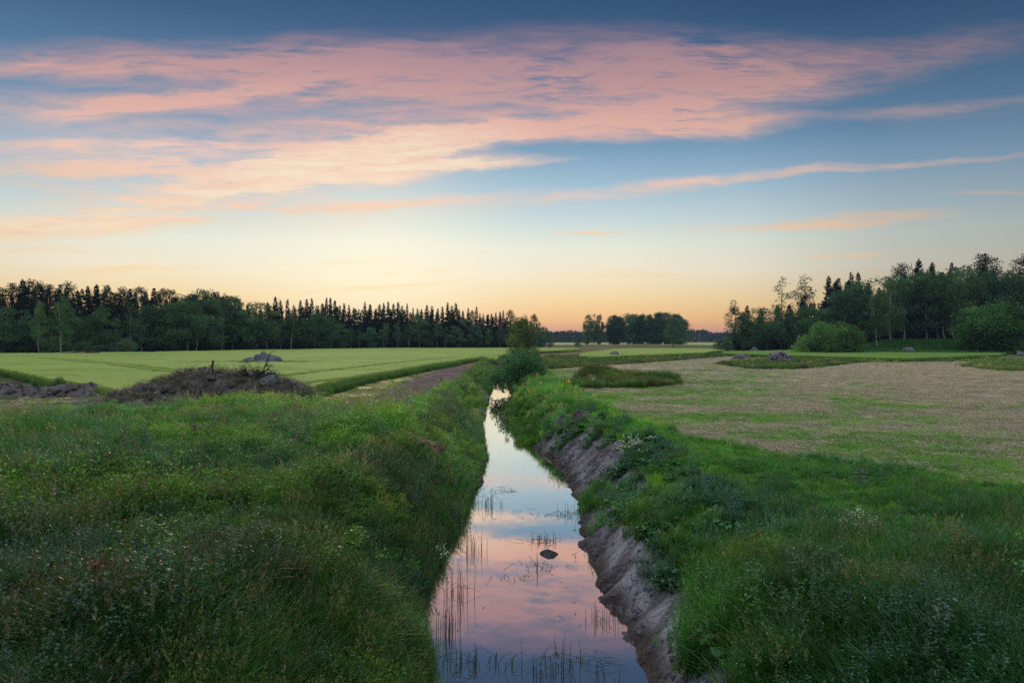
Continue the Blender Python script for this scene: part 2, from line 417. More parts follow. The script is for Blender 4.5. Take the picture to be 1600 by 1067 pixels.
# ================================================================== materials
def mat(name): m = bpy.data.materials.new(name); m.use_nodes = True; return m, NT(m.node_tree)
def finish(N, sh, disp=None):
    o = N.n('ShaderNodeOutputMaterial'); N.t.links.new(sh, o.inputs[0])
def principled(N, col, rough=.9, spec=.2, bump=None, bstr=.3, bdist=.02):
    b = N.n('ShaderNodeBsdfPrincipled'); N.put(b.inputs['Base Color'], col); N.put(b.inputs['Roughness'], rough)
    N.put(b.inputs['Specular IOR Level'], spec)
    if bump is not None:
        bp = N.n('ShaderNodeBump'); N.put(bp.inputs['Height'], bump); bp.inputs['Strength'].default_value = bstr; bp.inputs['Distance'].default_value = bdist
        N.t.links.new(bp.outputs[0], b.inputs['Normal'])
    return b.outputs[0]

def leaf_mat(name, transl=.35, src='object', rough=.55, spec=.25, var=.35, tint=(1, 1, 1)):
    m, N = mat(name)
    at = N.n('ShaderNodeAttribute', attribute_name='tone'); col = at.outputs['Color']
    if src == 'instancer':
        ti = N.n('ShaderNodeAttribute', attribute_name='tint', attribute_type='INSTANCER')
        col = N.mix(1.0, col, ti.outputs['Color'], 'MULTIPLY')
    else:
        oi = N.n('ShaderNodeObjectInfo')
        v = N.mr(oi.outputs['Random'], 0, 1, 1-var, 1+var)
        hue = N.n('ShaderNodeHueSaturation'); N.put(hue.inputs['Color'], col)
        N.put(hue.inputs['Hue'], N.mr(N.math('FRACT', N.math('MULTIPLY', oi.outputs['Random'], 7.3)), 0, 1, .475, .525)); N.put(hue.inputs['Value'], v)
        col = hue.outputs[0]
    col = N.mix(1.0, col, tuple(tint), 'MULTIPLY')
    b = N.n('ShaderNodeBsdfPrincipled'); N.put(b.inputs['Base Color'], col); b.inputs['Roughness'].default_value = rough; b.inputs['Specular IOR Level'].default_value = spec
    t = N.n('ShaderNodeBsdfTranslucent'); N.put(t.inputs[0], N.mix(1.0, col, (.85, 1.15, .5), 'MULTIPLY'))
    mx = N.n('ShaderNodeMixShader'); mx.inputs[0].default_value = transl
    N.t.links.new(b.outputs[0], mx.inputs[1]); N.t.links.new(t.outputs[0], mx.inputs[2]); finish(N, mx.outputs[0])
    return m
M_TREELEAF = leaf_mat('tree_foliage', .30)
M_NEEDLE = leaf_mat('needle_foliage', .12, rough=.7, spec=.1, var=.25)
M_HERB = leaf_mat('herb_foliage', .32, src='instancer', rough=.38, spec=.5)

def bark_mat():
    m, N = mat('bark'); at = N.n('ShaderNodeAttribute', attribute_name='tone')
    tc = N.n('ShaderNodeTexCoord'); nz = N.noise(N.mapping(tc.outputs['Object'], scale=(3, 3, .8)), 2.5, 5, .6)
    finish(N, principled(N, N.mix(1.0, at.outputs['Color'], N.ramp(nz, [(.35, (.45, .42, .4)), (.6, (1.1, 1.1, 1.1))]), 'MULTIPLY'), .9, .1, nz, .5, .05)); return m
M_BARK = bark_mat()
def rock_mat(name, c1, c2, c3, lichen=.5):
    m, N = mat(name); tc = N.n('ShaderNodeTexCoord'); v = tc.outputs['Object']
    big = N.noise(v, 1.6, 5, .6); fi = N.noise(v, 14, 6, .7); li = N.noise(v, 3.1, 6, .65, .4)
    col = N.ramp(big, [(.35, c1+(1,)), (.62, c2+(1,))])
    col = N.mix(N.mr(li, lichen, lichen+.06), col, c3)
    col = N.mix(1.0, col, N.ramp(fi, [(.3, (.55,)*3), (.65, (1.15,)*3)]), 'MULTIPLY')
    finish(N, principled(N, col, .92, .15, N.math('ADD', fi, N.math('MULTIPLY', big, 2.0)), .6, .05)); return m
M_ROCK = rock_mat('granite', s(118,120,122), s(150,148,148), s(60,62,62), .56)
M_ROCKP = rock_mat('granite_black_patches', s(140,138,142), s(172,168,170), s(38,40,40), .50)
M_ROCKD = rock_mat('wet_stone', s(66,68,70), s(92,92,92), s(48,50,48), .55)
M_DRY = rock_mat('dry_sod', s(132,112,92), s(168,144,118), s(104,84,70), .56)
M_SOIL = rock_mat('dug_soil', s(90,86,82), s(132,126,120), s(150,138,122), .58)
def wood_mat():
    m, N = mat('dead_wood'); tc = N.n('ShaderNodeTexCoord'); nz = N.noise(N.mapping(tc.outputs['Object'], scale=(6, 6, 2)), 3, 4)
    at = N.n('ShaderNodeAttribute', attribute_name='tone')
    finish(N, principled(N, N.mix(1.0, at.outputs['Color'], N.ramp(nz, [(.3, (.5,)*3), (.7, (1.2,)*3)]), 'MULTIPLY'), .9, .1, nz, .4, .01)); return m
M_WOOD = wood_mat()

def ground_mat():
    m, N = mat('ground_soil_and_stubble')
    at = N.n('ShaderNodeAttribute', attribute_name='tone'); ca = N.n('ShaderNodeAttribute', attribute_name='clay')
    tc = N.n('ShaderNodeTexCoord'); v = tc.outputs['Object']
    n_f = N.noise(N.mapping(v, scale=(1, .55, 1)), 9, 6, .7); n_m = N.noise(v, 1.3, 4, .6); n_s = N.noise(N.mapping(v, rot=(0, 0, .12), scale=(.35, 2.6, 1)), 2.2, 5, .65)
    tx = N.math('ADD', N.math('MULTIPLY', n_f, .5), N.math('MULTIPLY', n_s, .5))
    mul = N.ramp(tx, [(.33, (.55, .54, .5)), (.5, (1.0,)*3), (.66, (1.35, 1.32, 1.28))])
    col = N.mix(1.0, at.outputs['Color'], mul, 'MULTIPLY')
    col = N.mix(.35, col, N.mix(1.0, col, N.ramp(n_m, [(.35, (.6,)*3), (.65, (1.3,)*3)]), 'MULTIPLY'))
    # cracks in drying clay
    wv = N.vmath('ADD', v, N.vmath('MULTIPLY', N.vmath('SUBTRACT', N.noise(v, 2.2, 4, .6, out='Color'), (.5,.5,.5)), (.35,.35,.35)))
    vo = N.n('ShaderNodeTexVoronoi', feature='DISTANCE_TO_EDGE'); N.put(vo.inputs['Vector'], wv); vo.inputs['Scale'].default_value = 5.5; N.put(vo.inputs['Randomness'], 1.0)
    vo2 = N.n('ShaderNodeTexVoronoi', feature='DISTANCE_TO_EDGE'); N.put(vo2.inputs['Vector'], N.mapping(wv, rot=(0, 0, .5), scale=(1.4, 5.5, 1.4))); vo2.inputs['Scale'].default_value = 1.5
    cr1 = N.math('MAXIMUM', N.mr(vo.outputs['Distance'], .0, .035), N.mr(N.noise(v, 1.1, 3), .44, .58)); cr2 = N.mr(vo2.outputs['Distance'], .0, .10)
    sxyz = N.n('ShaderNodeSeparateXYZ'); N.put(sxyz.inputs[0], v)
    far = N.mr(sxyz.outputs[1], 15, 19)
    cr = N.n('ShaderNodeMix', data_type='FLOAT'); N.put(cr.inputs[0], far); N.put(cr.inputs[2], cr1); N.put(cr.inputs[3], cr2)
    crk = cr.outputs[0]
    claymul = N.mix(ca.outputs['Fac'], (1, 1, 1), N.mix(crk, (.35, .33, .32), (1.08, 1.08, 1.1)))
    col = N.mix(1.0, col, claymul, 'MULTIPLY')
    hgt = N.math('ADD', tx, N.math('MULTIPLY', N.math('MULTIPLY', N.math('ADD', crk, N.math('MULTIPLY', n_m, 2.0)), ca.outputs['Fac']), .8))
    finish(N, principled(N, col, .93, .12, hgt, .7, .05)); return m
M_GROUND = ground_mat()

def crop_mat():
    m, N = mat('green_crop'); tc = N.n('ShaderNodeTexCoord'); v = tc.outputs['Object']
    at = N.n('ShaderNodeAttribute', attribute_name='tone')
    f = N.noise(N.mapping(v, scale=(1.6, .5, 1)), 3.0, 6, .75); b = N.noise(N.mapping(v, scale=(1, .5, 1)), .09, 4, .6)
    col = N.mix(1.0, at.outputs['Color'], N.ramp(f, [(.3, (.72, .76, .7)), (.7, (1.2, 1.17, 1.2))]), 'MULTIPLY')
    col = N.mix(1.0, col, N.ramp(b, [(.35, (.86, .92, .9)), (.65, (1.08, 1.05, 1))]), 'MULTIPLY')
    finish(N, principled(N, col, .85, .15, f, .8, .12)); return m
M_CROP = crop_mat()

def water_mat():
    m, N = mat('still_ditch_water'); tc = N.n('ShaderNodeTexCoord'); v = tc.outputs['Object']
    h = N.noise(N.mapping(v, scale=(2.2, .8, 1)), 1.3, 3, .5)
    bp = N.n('ShaderNodeBump'); N.put(bp.inputs['Height'], h); bp.inputs['Strength'].default_value = .05; bp.inputs['Distance'].default_value = .02
    gl = N.n('ShaderNodeBsdfGlossy'); gl.inputs['Roughness'].default_value = .02; N.put(gl.inputs['Color'], (.95, .92, .88)); N.t.links.new(bp.outputs[0], gl.inputs['Normal'])
    df = N.n('ShaderNodeBsdfDiffuse'); N.put(df.inputs[0], s(104, 86, 72))
    lw = N.n('ShaderNodeLayerWeight'); lw.inputs[0].default_value = .5
    mx = N.n('ShaderNodeMixShader'); N.put(mx.inputs[0], N.mr(lw.outputs['Facing'], 0.35, .85, .66, .95))
    N.t.links.new(df.outputs[0], mx.inputs[1]); N.t.links.new(gl.outputs[0], mx.inputs[2]); finish(N, mx.outputs[0]); return m
M_WATER = water_mat()

# ================================================================== ground sheet
def fan_rows(y0, y1, ratio):
    n = int(math.log(y1/y0)/math.log(ratio)); return y0*ratio**np.arange(n+2)
def build_ground():
    ys = np.concatenate([np.linspace(-40, 3.2, 24), fan_rows(3.5, 3800, 1.0078)])
    us = np.concatenate([np.linspace(-1.9, -.82, 50)[:-1], np.linspace(-.82, .82, 960), np.linspace(.82, 1.9, 50)[1:]])
    Y, U = np.meshgrid(ys, us, indexing='ij'); X = U*np.sqrt(Y**2+11**2)
    # pull columns to follow the ditch near the camera stays plain: resolution is enough
    Z = H(X, Y)
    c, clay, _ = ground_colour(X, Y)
    nr, nc = X.shape
    V = np.stack([X, Y, Z], -1).reshape(-1, 3)
    i = (np.arange(nr-1)*nc)[:, None]+np.arange(nc-1)[None, :]
    Fq = np.stack([i, i+1, i+nc+1, i+nc], -1).reshape(-1, 4)
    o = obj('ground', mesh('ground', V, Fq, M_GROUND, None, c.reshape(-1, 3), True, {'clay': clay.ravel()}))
    tag(o, kind='structure')
build_ground()

# water in the ditch
wy = np.concatenate([np.arange(-10, 20, 1.0), np.arange(20, 128, 3.0)])
wV = np.array([[x0, y, WZ] for y in wy for x0 in (float(np.interp(y, EY, EL))-.8, float(np.interp(y, EY, ER))+.8)])
wi = np.arange(len(wy)-1)*2
tag(obj('water', mesh('water', wV, np.stack([wi, wi+1, wi+3, wi+2], -1), M_WATER)), kind='structure')

# ------------------------------------------------------------------ standing crops: raised sheets with cut edges
TRAM = [[(60,559), (110,563), (180,569), (290,581), (330,588)], [(300,598), (430,590), (520,578), (600,569), (680,561), (760,556)], [(370,618), (420,607), (560,590), (700,565)]]
def seg_dist(x, y, pts):
    d = np.full(x.shape, 1e9)
    for (ax, ay), (bx, by) in zip(pts[:-1], pts[1:]):
        vx, vy = bx-ax, by-ay; t = np.clip(((x-ax)*vx+(y-ay)*vy)/(vx*vx+vy*vy), 0, 1)
        d = np.minimum(d, np.hypot(x-ax-t*vx, y-ay-t*vy))
    return d
def crop_sheet(name, poly, y0, y1, ratio, uc, hgt, label, col, tram=False):
    ys = fan_rows(y0, y1, ratio); us = np.linspace(uc[0], uc[1], int((uc[1]-uc[0])*640))
    Y, U = np.meshgrid(ys, us, indexing='ij'); X = U*Y
    jx = .5*(fbm(X*.7, Y*.7, 61)-.5); px = 800+(X+jx)*F/Y; py = HZ+CAM_H*F/(Y+jx)
    ins = inpoly(px, py, poly)
    h = hgt*(1+.16*(fbm(X*.8, Y*.8, 62)-.5)); C = np.empty(X.shape+(3,)); C[:] = col
    C *= (1+.16*(fbm(X*.05, Y*.08, 66, 3)-.5))[..., None]
    if tram:
        for tr in TRAM:
            w = [G(a, b, .6)[:2] for a, b in tr]
            for off in (-.95, .95):
                d = seg_dist(X+off*.25, Y+off, w)+.25*(fbm(X, Y, 64)-.5); m = 1-sstep(.3, .65, d)
                h = h*(1-.75*m); C[:] = C*(1-.55*m[..., None])  # wheel tracks: bare soil tone, with shade between stems put into the colour
        d2 = sstep(.66, .74, fbm(X*.12, Y*.33, 65, 3)); h = h*(1-.3*d2); C *= (1-.25*d2)[..., None]
    Z = H(X, Y, False)+h
    nr, nc = X.shape; idx = (np.arange(nr-1)*nc)[:, None]+np.arange(nc-1)[None, :]
    ok = ins[:-1, :-1] & ins[1:, :-1] & ins[:-1, 1:] & ins[1:, 1:]
    i = idx[ok]; Fq = np.stack([i, i+1, i+nc+1, i+nc], -1)
    # skirts along the cut edge
    e = np.concatenate([Fq[:, [k, (k+1) % 4]] for k in range(4)]); key = np.sort(e, 1); kk = key[:, 0].astype(np.int64)*nr*nc+key[:, 1]
    u_, inv, cnt = np.unique(kk, return_inverse=True, return_counts=True); be = e[cnt[inv] == 1]
    V = np.stack([X, Y, Z], -1).reshape(-1, 3); Cv = C.reshape(-1, 3)
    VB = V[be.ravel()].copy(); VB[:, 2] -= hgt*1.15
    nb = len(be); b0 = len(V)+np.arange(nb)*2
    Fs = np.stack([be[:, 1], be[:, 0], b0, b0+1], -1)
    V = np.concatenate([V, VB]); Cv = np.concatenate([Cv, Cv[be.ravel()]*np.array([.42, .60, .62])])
    Fa = np.concatenate([Fq, Fs]); used, inv2 = np.unique(Fa, return_inverse=True)
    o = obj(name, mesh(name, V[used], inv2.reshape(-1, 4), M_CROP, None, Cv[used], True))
    tag(o, label, 'crop', None, 'stuff')
    return V[be[:, 0]]
CC = s(158, 180, 84)
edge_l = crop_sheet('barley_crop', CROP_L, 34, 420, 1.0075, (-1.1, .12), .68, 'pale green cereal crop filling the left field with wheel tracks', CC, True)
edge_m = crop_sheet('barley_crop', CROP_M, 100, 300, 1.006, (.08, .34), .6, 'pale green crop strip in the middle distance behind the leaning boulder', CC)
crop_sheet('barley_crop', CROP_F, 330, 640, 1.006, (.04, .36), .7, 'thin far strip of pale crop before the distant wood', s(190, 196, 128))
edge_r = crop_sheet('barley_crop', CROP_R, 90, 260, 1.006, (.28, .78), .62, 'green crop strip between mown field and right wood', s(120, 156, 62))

# ================================================================== trees
def profile_points(r, n, h, w, cb, prof):
    """points in a crown of height h*(1-cb), half width w, biased to the shell"""
    P = []
    while len(P) < n:
        t = r.uniform(0, 1); rm = prof(t)*w
        if r.uniform() > (prof(t)+.15): continue
        a = r.uniform(0, 2*np.pi); rr = rm*math.sqrt(r.uniform(.12, 1))*r.uniform(.85, 1.12)
        P.append((rr*math.cos(a), rr*math.sin(a), h*(cb+(1-cb)*t)))
    return np.array(P)
def crown_leaves(r, centers, rad, per, leaf, tone, droop=0.0, flat=.8, asp=.6, tv=(.72, 1.3)):
    V = []; Fq = []; C = []; n0 = 0
    for c, rb in zip(centers, rad):
        k = max(6, int(per*rb*rb)); d = r.normal(size=(k, 3)); d /= np.linalg.norm(d, axis=1, keepdims=True)
        rr = rb*r.uniform(.45, 1.08, k)[:, None]*(1+.25*np.sin(d[:, :1]*5+c[0]))
        P = c+d*rr*np.array([1, 1, flat])
        D = d*.7+r.normal(size=(k, 3))*.8; D[:, 2] -= droop
        v, f = leaves(P, D, leaf*r.uniform(.6, 1.25, k), r, asp)
        ton = np.array(tone)*r.uniform(*tv)*np.repeat(r.uniform(.75, 1.25, k), 4)[:, None]
        V.append(v); Fq.append(f+n0); n0 += len(v); C.append(ton)
    return np.concatenate(V), np.concatenate(Fq), np.concatenate(C)
def trunk_mesh(name, r, h, rad, tone, limbs=None, lean=0.0, stems=1, spread=.3):
    a = Acc()
    for k in range(stems):
        n = 9; z = np.linspace(0, h, n); ang = r.uniform(0, 6.28)
        sp = spread*(k > 0 or stems > 1)
        x = np.cumsum(r.normal(0, .012*h, n))+np.cos(ang)*sp*z/h*h*.25+lean*z; y = np.cumsum(r.normal(0, .012*h, n))+np.sin(ang)*sp*z/h*h*.25
        x[0] = np.cos(ang)*sp*.3; y[0] = np.sin(ang)*sp*.3
        P = np.stack([x, y, z-.15], -1); v, f = tube(P, rad*(1-z/h*.88)/math.sqrt(stems), 7)
        a.add(v, f, tone)
        if limbs is not None:
            for c in limbs[k::stems]:
                zi = max(.12*h, c[2]-np.hypot(c[0], c[1])*.8-.04*h)
                if zi > h*.95: continue
                p0 = np.array([np.interp(zi, z, x), np.interp(zi, z, y), zi-.15]); mid = (p0+c)/2+r.normal(0, .02*h, 3)
                v, f = tube([p0, mid, c], [rad*.30*(1-zi/h*.7), rad*.18, rad*.05], 4); a.add(v, f, tone)
    return a.mesh(name, M_BARK, True)
PROT = {}; BTV = (.68, 1.32)
def proto(kind, crown, trunk, h): PROT.setdefault(kind, []).append((crown, trunk, h))

def make_decid(kind, seed, h, w, cb, nb, rb, leaf, per, tone, prof, bark, droop=0, stems=1, flat=.8, lean=0, spread=.3):
    r = np.random.default_rng(seed); c = profile_points(r, nb, h*.95, w, cb, prof)
    rad = rb*r.uniform(.5, 1.35, nb)
    if h > 3: c[0] = (0.1*w, 0, h*.95-rad[0]*.5)
    v, f, co = crown_leaves(r, c, rad, per, leaf, tone, droop, flat, tv=BTV)
    cm = mesh('crown', v, f, M_TREELEAF, None, co)
    tm = trunk_mesh('trunk', r, h*.88, (.010 if bark[0] > .3 else .016)*h+.02, bark, c[:: max(1, nb//22)], lean, stems, spread)
    proto(kind, cm, tm, float(np.percentile(v[:, 2], 99.8)))
def make_spruce(kind, seed, h, w, tone, bare=.06, ragged=.25):
    r = np.random.default_rng(seed); V = []; Fq = []; C = []; n0 = 0
    z = bare*h
    while z < h*.985:
        t = z/h; rm = w*min(1, (1-t)**1.05*1.15)*(1-.35*(1-min(1, t/.2)))
        nb = 8 if t > .6 else 11
        for k in range(nb):
            if r.uniform() < .12: continue
            a = r.uniform(0, 6.28); L = rm*r.uniform(1-ragged*1.6, 1+ragged*.6)+.12; m = max(3, int(L/.22))
            q = np.linspace(.15, 1, m); droop = -.28 if t < .7 else .15
            P = np.stack([np.cos(a)*L*q, np.sin(a)*L*q, z+L*(droop*q+.18*q**3)+r.normal(0, .04, m)], -1)
            for sg in (-1, 1, 0):
                ang = a+sg*.75; D = np.stack([np.cos(ang)+0*q, np.sin(ang)+0*q, -.35+r.normal(0, .2, m)], -1)
                v, f = leaves(P, D, (.42+.34*(1-q))*min(1.3, .50+L*.32)*r.uniform(.8, 1.2, m), r, .55, roll=np.tile([0, 0, 1.], (m, 1))+r.normal(0, .5, (m, 3)))
                V.append(v); Fq.append(f+n0); n0 += len(v); C.append(np.array(tone)*np.repeat(r.uniform(.6, 1.35, m), 4)[:, None])
        z += (h*.016*r.uniform(.7, 1.3)+.09)*(1 if t < .7 else .85)
    # leader
    v, f = leaves(np.tile([[0, 0, h*.96]], (6, 1)), np.tile([[0, 0, 1.]], (6, 1))+r.normal(0, .16, (6, 3)), h*.045, r, .18)
    V.append(v); Fq.append(f+n0); C.append(np.tile(tone, (len(v), 1)))
    cm = mesh('crown', np.concatenate(V), np.concatenate(Fq), M_NEEDLE, None, np.concatenate(C))
    tm = trunk_mesh('trunk', r, h*.97, .013*h+.04, s(84, 66, 54)); proto(kind, cm, tm, h)
def make_pine(kind, seed, h, w, cb, tone, nb=16):
    r = np.random.default_rng(seed); C_ = []
    for k in range(nb):
        t = k/(nb-1); a = k*2.4+r.uniform(-.5, .5); rr = w*(1-t)**.6*r.uniform(.3, 1)
        C_.append((rr*math.cos(a), rr*math.sin(a), h*(cb+(.97-cb)*t)+r.uniform(-.3, .3)))
    C_ = np.array(C_); rad = w*.36*r.uniform(.7, 1.2, nb)*(1-.35*np.linspace(0, 1, nb))
    v, f, co = crown_leaves(r, C_, rad, 130, .36, tone, -.3, .55, .40)
    cm = mesh('crown', v, f, M_NEEDLE, None, co)
    tm = trunk_mesh('trunk', r, h*.95, .014*h+.03, s(126, 84, 60), C_); proto(kind, cm, tm, float(np.percentile(v[:, 2], 99.8)))

egg = lambda t: math.sin(math.pi*min(1, (t*.92+.08)))**.6*(1-.25*t)
ov = lambda t: max(0, math.sin(math.pi*(t*.86+.10)))**.55
dome = lambda t: max(0.0, 1-(t*.98)**2.4)**.5
TL = (.100, .205, .098); TB = (.125, .215, .085); TD = (.050, .105, .056)
for k in range(5): make_decid('broad', 100+k, 12, 3.2+.4*(k % 3), .10, 46, 1.05, .34, 95, TL, ov, s(80, 74, 66))
for k in range(4): make_decid('birch', 120+k, 14, 2.5, .22, 48, .85, .30, 110, TB, egg, s(200, 196, 186), droop=.7)
for k in range(3): make_decid('open_birch', 130+k, 14, 2.6, .25, 34, .72, .30, 75, TL, egg, s(150, 142, 130), droop=.4)
for k in range(2): make_decid('aspen', 140+k, 16, 3.6, .06, 80, 1.2, .38, 90, TD, ov, s(96, 92, 84))
for k in range(8): make_spruce('spruce', 150+k, 17, 3.6+.4*(k % 3), (.026, .050, .030), .05, .38)
for k in range(5): make_spruce('thin_spruce', 260+k, 17, 2.7, (.030, .054, .034), .08, .35)
for k in range(4): make_pine('pine', 170+k, 16, 3.6, .42, (.034, .060, .038), 26)
make_decid('ragged', 199, 13, 2.7, .04, 46, .85, .30, 95, TD, egg, s(80, 72, 64))
for k in range(3): make_decid('bush', 180+k, 3.2, 2.3, .02, 34, .62, .20, 240, TL, dome, s(84, 74, 62), stems=5, spread=1.2)

TREES = []
def place(kind, i, x, y, z, h, wscale, name, label, cat, group, rot=None):
    crown, trunk, ph = PROT[kind][i % len(PROT[kind])]
    e = bpy.data.objects.new(name, None); COL.objects.link(e)
    e.location = (x, y, z); e.empty_display_size = .5
    k = h/ph; wscale *= random.uniform(.85, 1.2); e.scale = (k*wscale, k*wscale*random.uniform(.85, 1.15), k); e.rotation_euler = (0, 0, rot if rot is not None else random.uniform(0, 6.28))
    tag(e, label, cat, group)
    c = bpy.data.objects.new('crown', crown); COL.objects.link(c); c.parent = e
    t = bpy.data.objects.new('trunk', trunk); COL.objects.link(t); t.parent = e
    TREES.append(e); return e
random.seed(5)
def tree_px(kind, px, top, D, name, label, cat='tree', group=None, w=1.0, i=None, sink=0.0):
    x, y, _ = A(px, D); z = float(H(x, y, False))-sink
    return place(kind, random.randrange(9) if i is None else i, x, y, z, ZT(top, D)-z, w, name, label, cat, group)

# --- left wood: skyline profile and edge distance along the picture
SKX = [-120, 0, 30, 60, 100, 120, 150, 170, 195, 215, 232, 260, 285, 300, 330, 360, 380, 400, 430, 445, 480, 520, 560, 600, 650, 700, 740, 780, 800, 815, 835, 850, 860]
SKY = [440, 448, 440, 437, 438, 445, 437, 447, 453, 443, 447, 453, 461, 455, 454, 463, 472, 474, 467, 470, 470, 468, 475, 473, 476, 475, 483, 487, 489, 497, 493, 506, 513]
EDX = [-200, 0, 200, 400, 560, 700, 800, 860]; EDD = [142, 150, 162, 200, 240, 262, 300, 330]
edge = lambda px: float(np.interp(px, EDX, EDD))
sky_ = lambda px: float(np.interp(px, SKX, SKY))
def where(px):
    if px < 110: return 'at the left end of the left wood'
    if px < 265: return 'above the low rock pile of the left wood'.replace('above the low rock pile', 'in the tall left part')
    if px < 385: return 'in the rounded part of the left wood'
    if px < 560: return 'in the middle of the left wood'
    if px < 720: return 'in the right stretch of the left wood'
    return 'at the low right end of the left wood'
# skyline conifers
px = -60.0
while px < 858:
    D = edge(px)+random.uniform(8, 20); st = np.interp(px, [-60, 300, 500, 860], [17, 14, 9.5, 8])
    if px < 275: kind = random.choice(['pine', 'pine', 'spruce', 'pine'])
    elif px < 372: kind = random.choice(['aspen', 'broad', 'aspen'])
    elif px < 800: kind = random.choice(['spruce', 'spruce', 'thin_spruce', 'spruce', 'thin_spruce', 'pine'] if px > 430 else ['spruce', 'birch'])
    else: kind = random.choice(['pine', 'spruce', 'open_birch'])
    top = sky_(px)+random.uniform(-5, 8)
    nm = {'pine': 'pine_tree', 'spruce': 'spruce_tree', 'thin_spruce': 'spruce_tree', 'aspen': 'broadleaf_tree', 'broad': 'broadleaf_tree', 'birch': 'birch_tree', 'open_birch': 'birch_tree'}[kind]
    d = {'pine_tree': 'ragged topped pine', 'spruce_tree': 'dark pointed spruce', 'broadleaf_tree': 'tall rounded broadleaf tree', 'birch_tree': 'pale green birch rising'}[nm]
    tree_px(kind, px, top, D, nm, f'{d} on the skyline {where(px)}', 'tree', f'{nm.split("_")[0]} trees on the skyline {where(px)}', w=1.0 if px < 400 else .92)
    px += st*random.uniform(.6, 1.05)
# second ranks, filling the dark between
px = -60.0
while px < 850:
    D = edge(px)+random.uniform(24, 40); kind = random.choice(['spruce', 'spruce', 'thin_spruce'])
    top = sky_(px)+random.uniform(7, 17)
    tree_px(kind, px, top, D, 'spruce_tree', f'dim spruce behind the front {where(px)}', 'tree', f'deep spruces {where(px)}', w=1.25)
    px += np.interp(px, [-60, 300, 860], [13, 12, 8])*random.uniform(.8, 1.2)
# front rank of lower broadleaves and birches
px = -70.0; k = 0
while px < 800:
    D = edge(px)+random.uniform(-2, 5)
    hh = np.interp(px, [-60, 120, 300, 420, 560, 640, 720, 860], [62, 62, 74, 62, 40, 46, 40, 26])*random.uniform(.72, 1.12)*D/F*1.12
    kind = random.choice(['birch', 'broad', 'broad', 'birch', 'open_birch'])
    nm = 'birch_tree' if 'birch' in kind else 'broadleaf_tree'
    x, y, _ = A(px, D); z = float(H(x, y, False))
    place(kind, random.randrange(9), x, y, z, hh, random.uniform(1.05, 1.4), nm,
          ('soft green birch' if nm == 'birch_tree' else 'rounded leafy tree')+f' at the crop edge {where(px)}', 'tree', f'{nm.split("_")[0]} trees along the crop edge {where(px)}')
    px += np.interp(px, [-60, 300, 560, 860], [20, 20, 17, 18])*random.uniform(.6, 1.25)
# pale tall birch trunk that stands out, bushes at the foot of the wood
tree_px('birch', 97, 462, 147, 'birch_tree', 'birch with a long bare white trunk at the left crop edge', w=.75, i=0)
tree_px('birch', 62, 470, 147, 'birch_tree', 'birch with a thin pale trunk left of the long white trunk', w=.8, i=1)
for (bx, bt, bw, lab) in ((88, 525, 1.3, 'round dark bush at the foot of the left wood under the long white trunk'), (130, 533, 1.3, 'low bush at the wood edge just left of the log heap'),
                          (172, 535, 1.5, 'wide grey green bush at the wood edge right of the log heap'), (200, 528, .8, 'slim bush beside the wide grey green bush at the wood edge')):
    tree_px('bush', bx, bt, edge(bx)-6, 'bush', lab, 'bush', w=bw)

# --- trees right of the left wood's end
for (tx, tp, D, kind, w, lab) in ((835, 491, 285, 'pine', 1.0, 'lone ragged pine standing above the right end of the left wood'), (818, 500, 290, 'pine', .9, 'smaller pine just left of the lone ragged pine'),
                                  (850, 508, 290, 'open_birch', 1.0, 'thin leafy tree right of the lone ragged pine'), (843, 512, 282, 'broad', 1.2, 'low broadleaf tree under the lone ragged pine'), (857, 517, 286, 'broad', .9, 'last small broadleaf tree at the right tip of the left wood')):
    tree_px(kind, tx, tp, D, 'pine_tree' if kind == 'pine' else 'broadleaf_tree', lab, w=w)
# --- groves in the middle
GM = [(919, 492, 405, 'aspen', .62), (929, 490, 412, 'open_birch', 1.3), (937, 492, 402, 'aspen', .60), (926, 500, 398, 'birch', 1.3), (935, 505, 396, 'broad', .9), (917, 508, 396, 'broad', .8)]
for g in GM: tree_px(g[3], g[0], g[1], g[2], 'broadleaf_tree', 'tall slender tree of the narrow grove left of the wide grove', 'tree', 'trees of the narrow middle grove', w=g[4])
gx = 958
while gx < 1072:
    for D in (396, 412, 428):
        top = float(np.interp(gx, [945, 955, 975, 990, 1010, 1030, 1050, 1062, 1074], [503, 493, 489, 487, 488, 487, 490, 492, 500]))+random.uniform(-1, 5)+(6 if D < 400 else 0)
        tree_px(random.choice(['aspen', 'aspen', 'broad', 'birch']), gx+random.uniform(-3, 3), top, D+random.uniform(-5, 5), 'broadleaf_tree', 'dark broadleaf tree in the wide rounded grove at the centre', 'tree', 'trees of the wide middle grove', w=1.1)
    gx += random.uniform(9, 14)
tree_px('broad', 1052, 495, 330, 'broadleaf_tree', 'greener tree with a short trunk before the right end of the wide grove', w=1.25, i=2)
tree_px('bush', 903, 531, 330, 'bush', 'small round dark bush alone on the far meadow', 'bush', w=.72)
for (bx, bt, bd) in ((1052, 540.2, 320), (1126, 530, 200), (1133, 524, 202)):
    tree_px('bush', bx, bt, bd, 'bush', {1052: 'tiny dark bush under the green tree by the grove', 1126: 'low bush at the left foot of the ragged tree', 1133: 'taller bush against the ragged tree'}[bx], 'bush', w=.8)

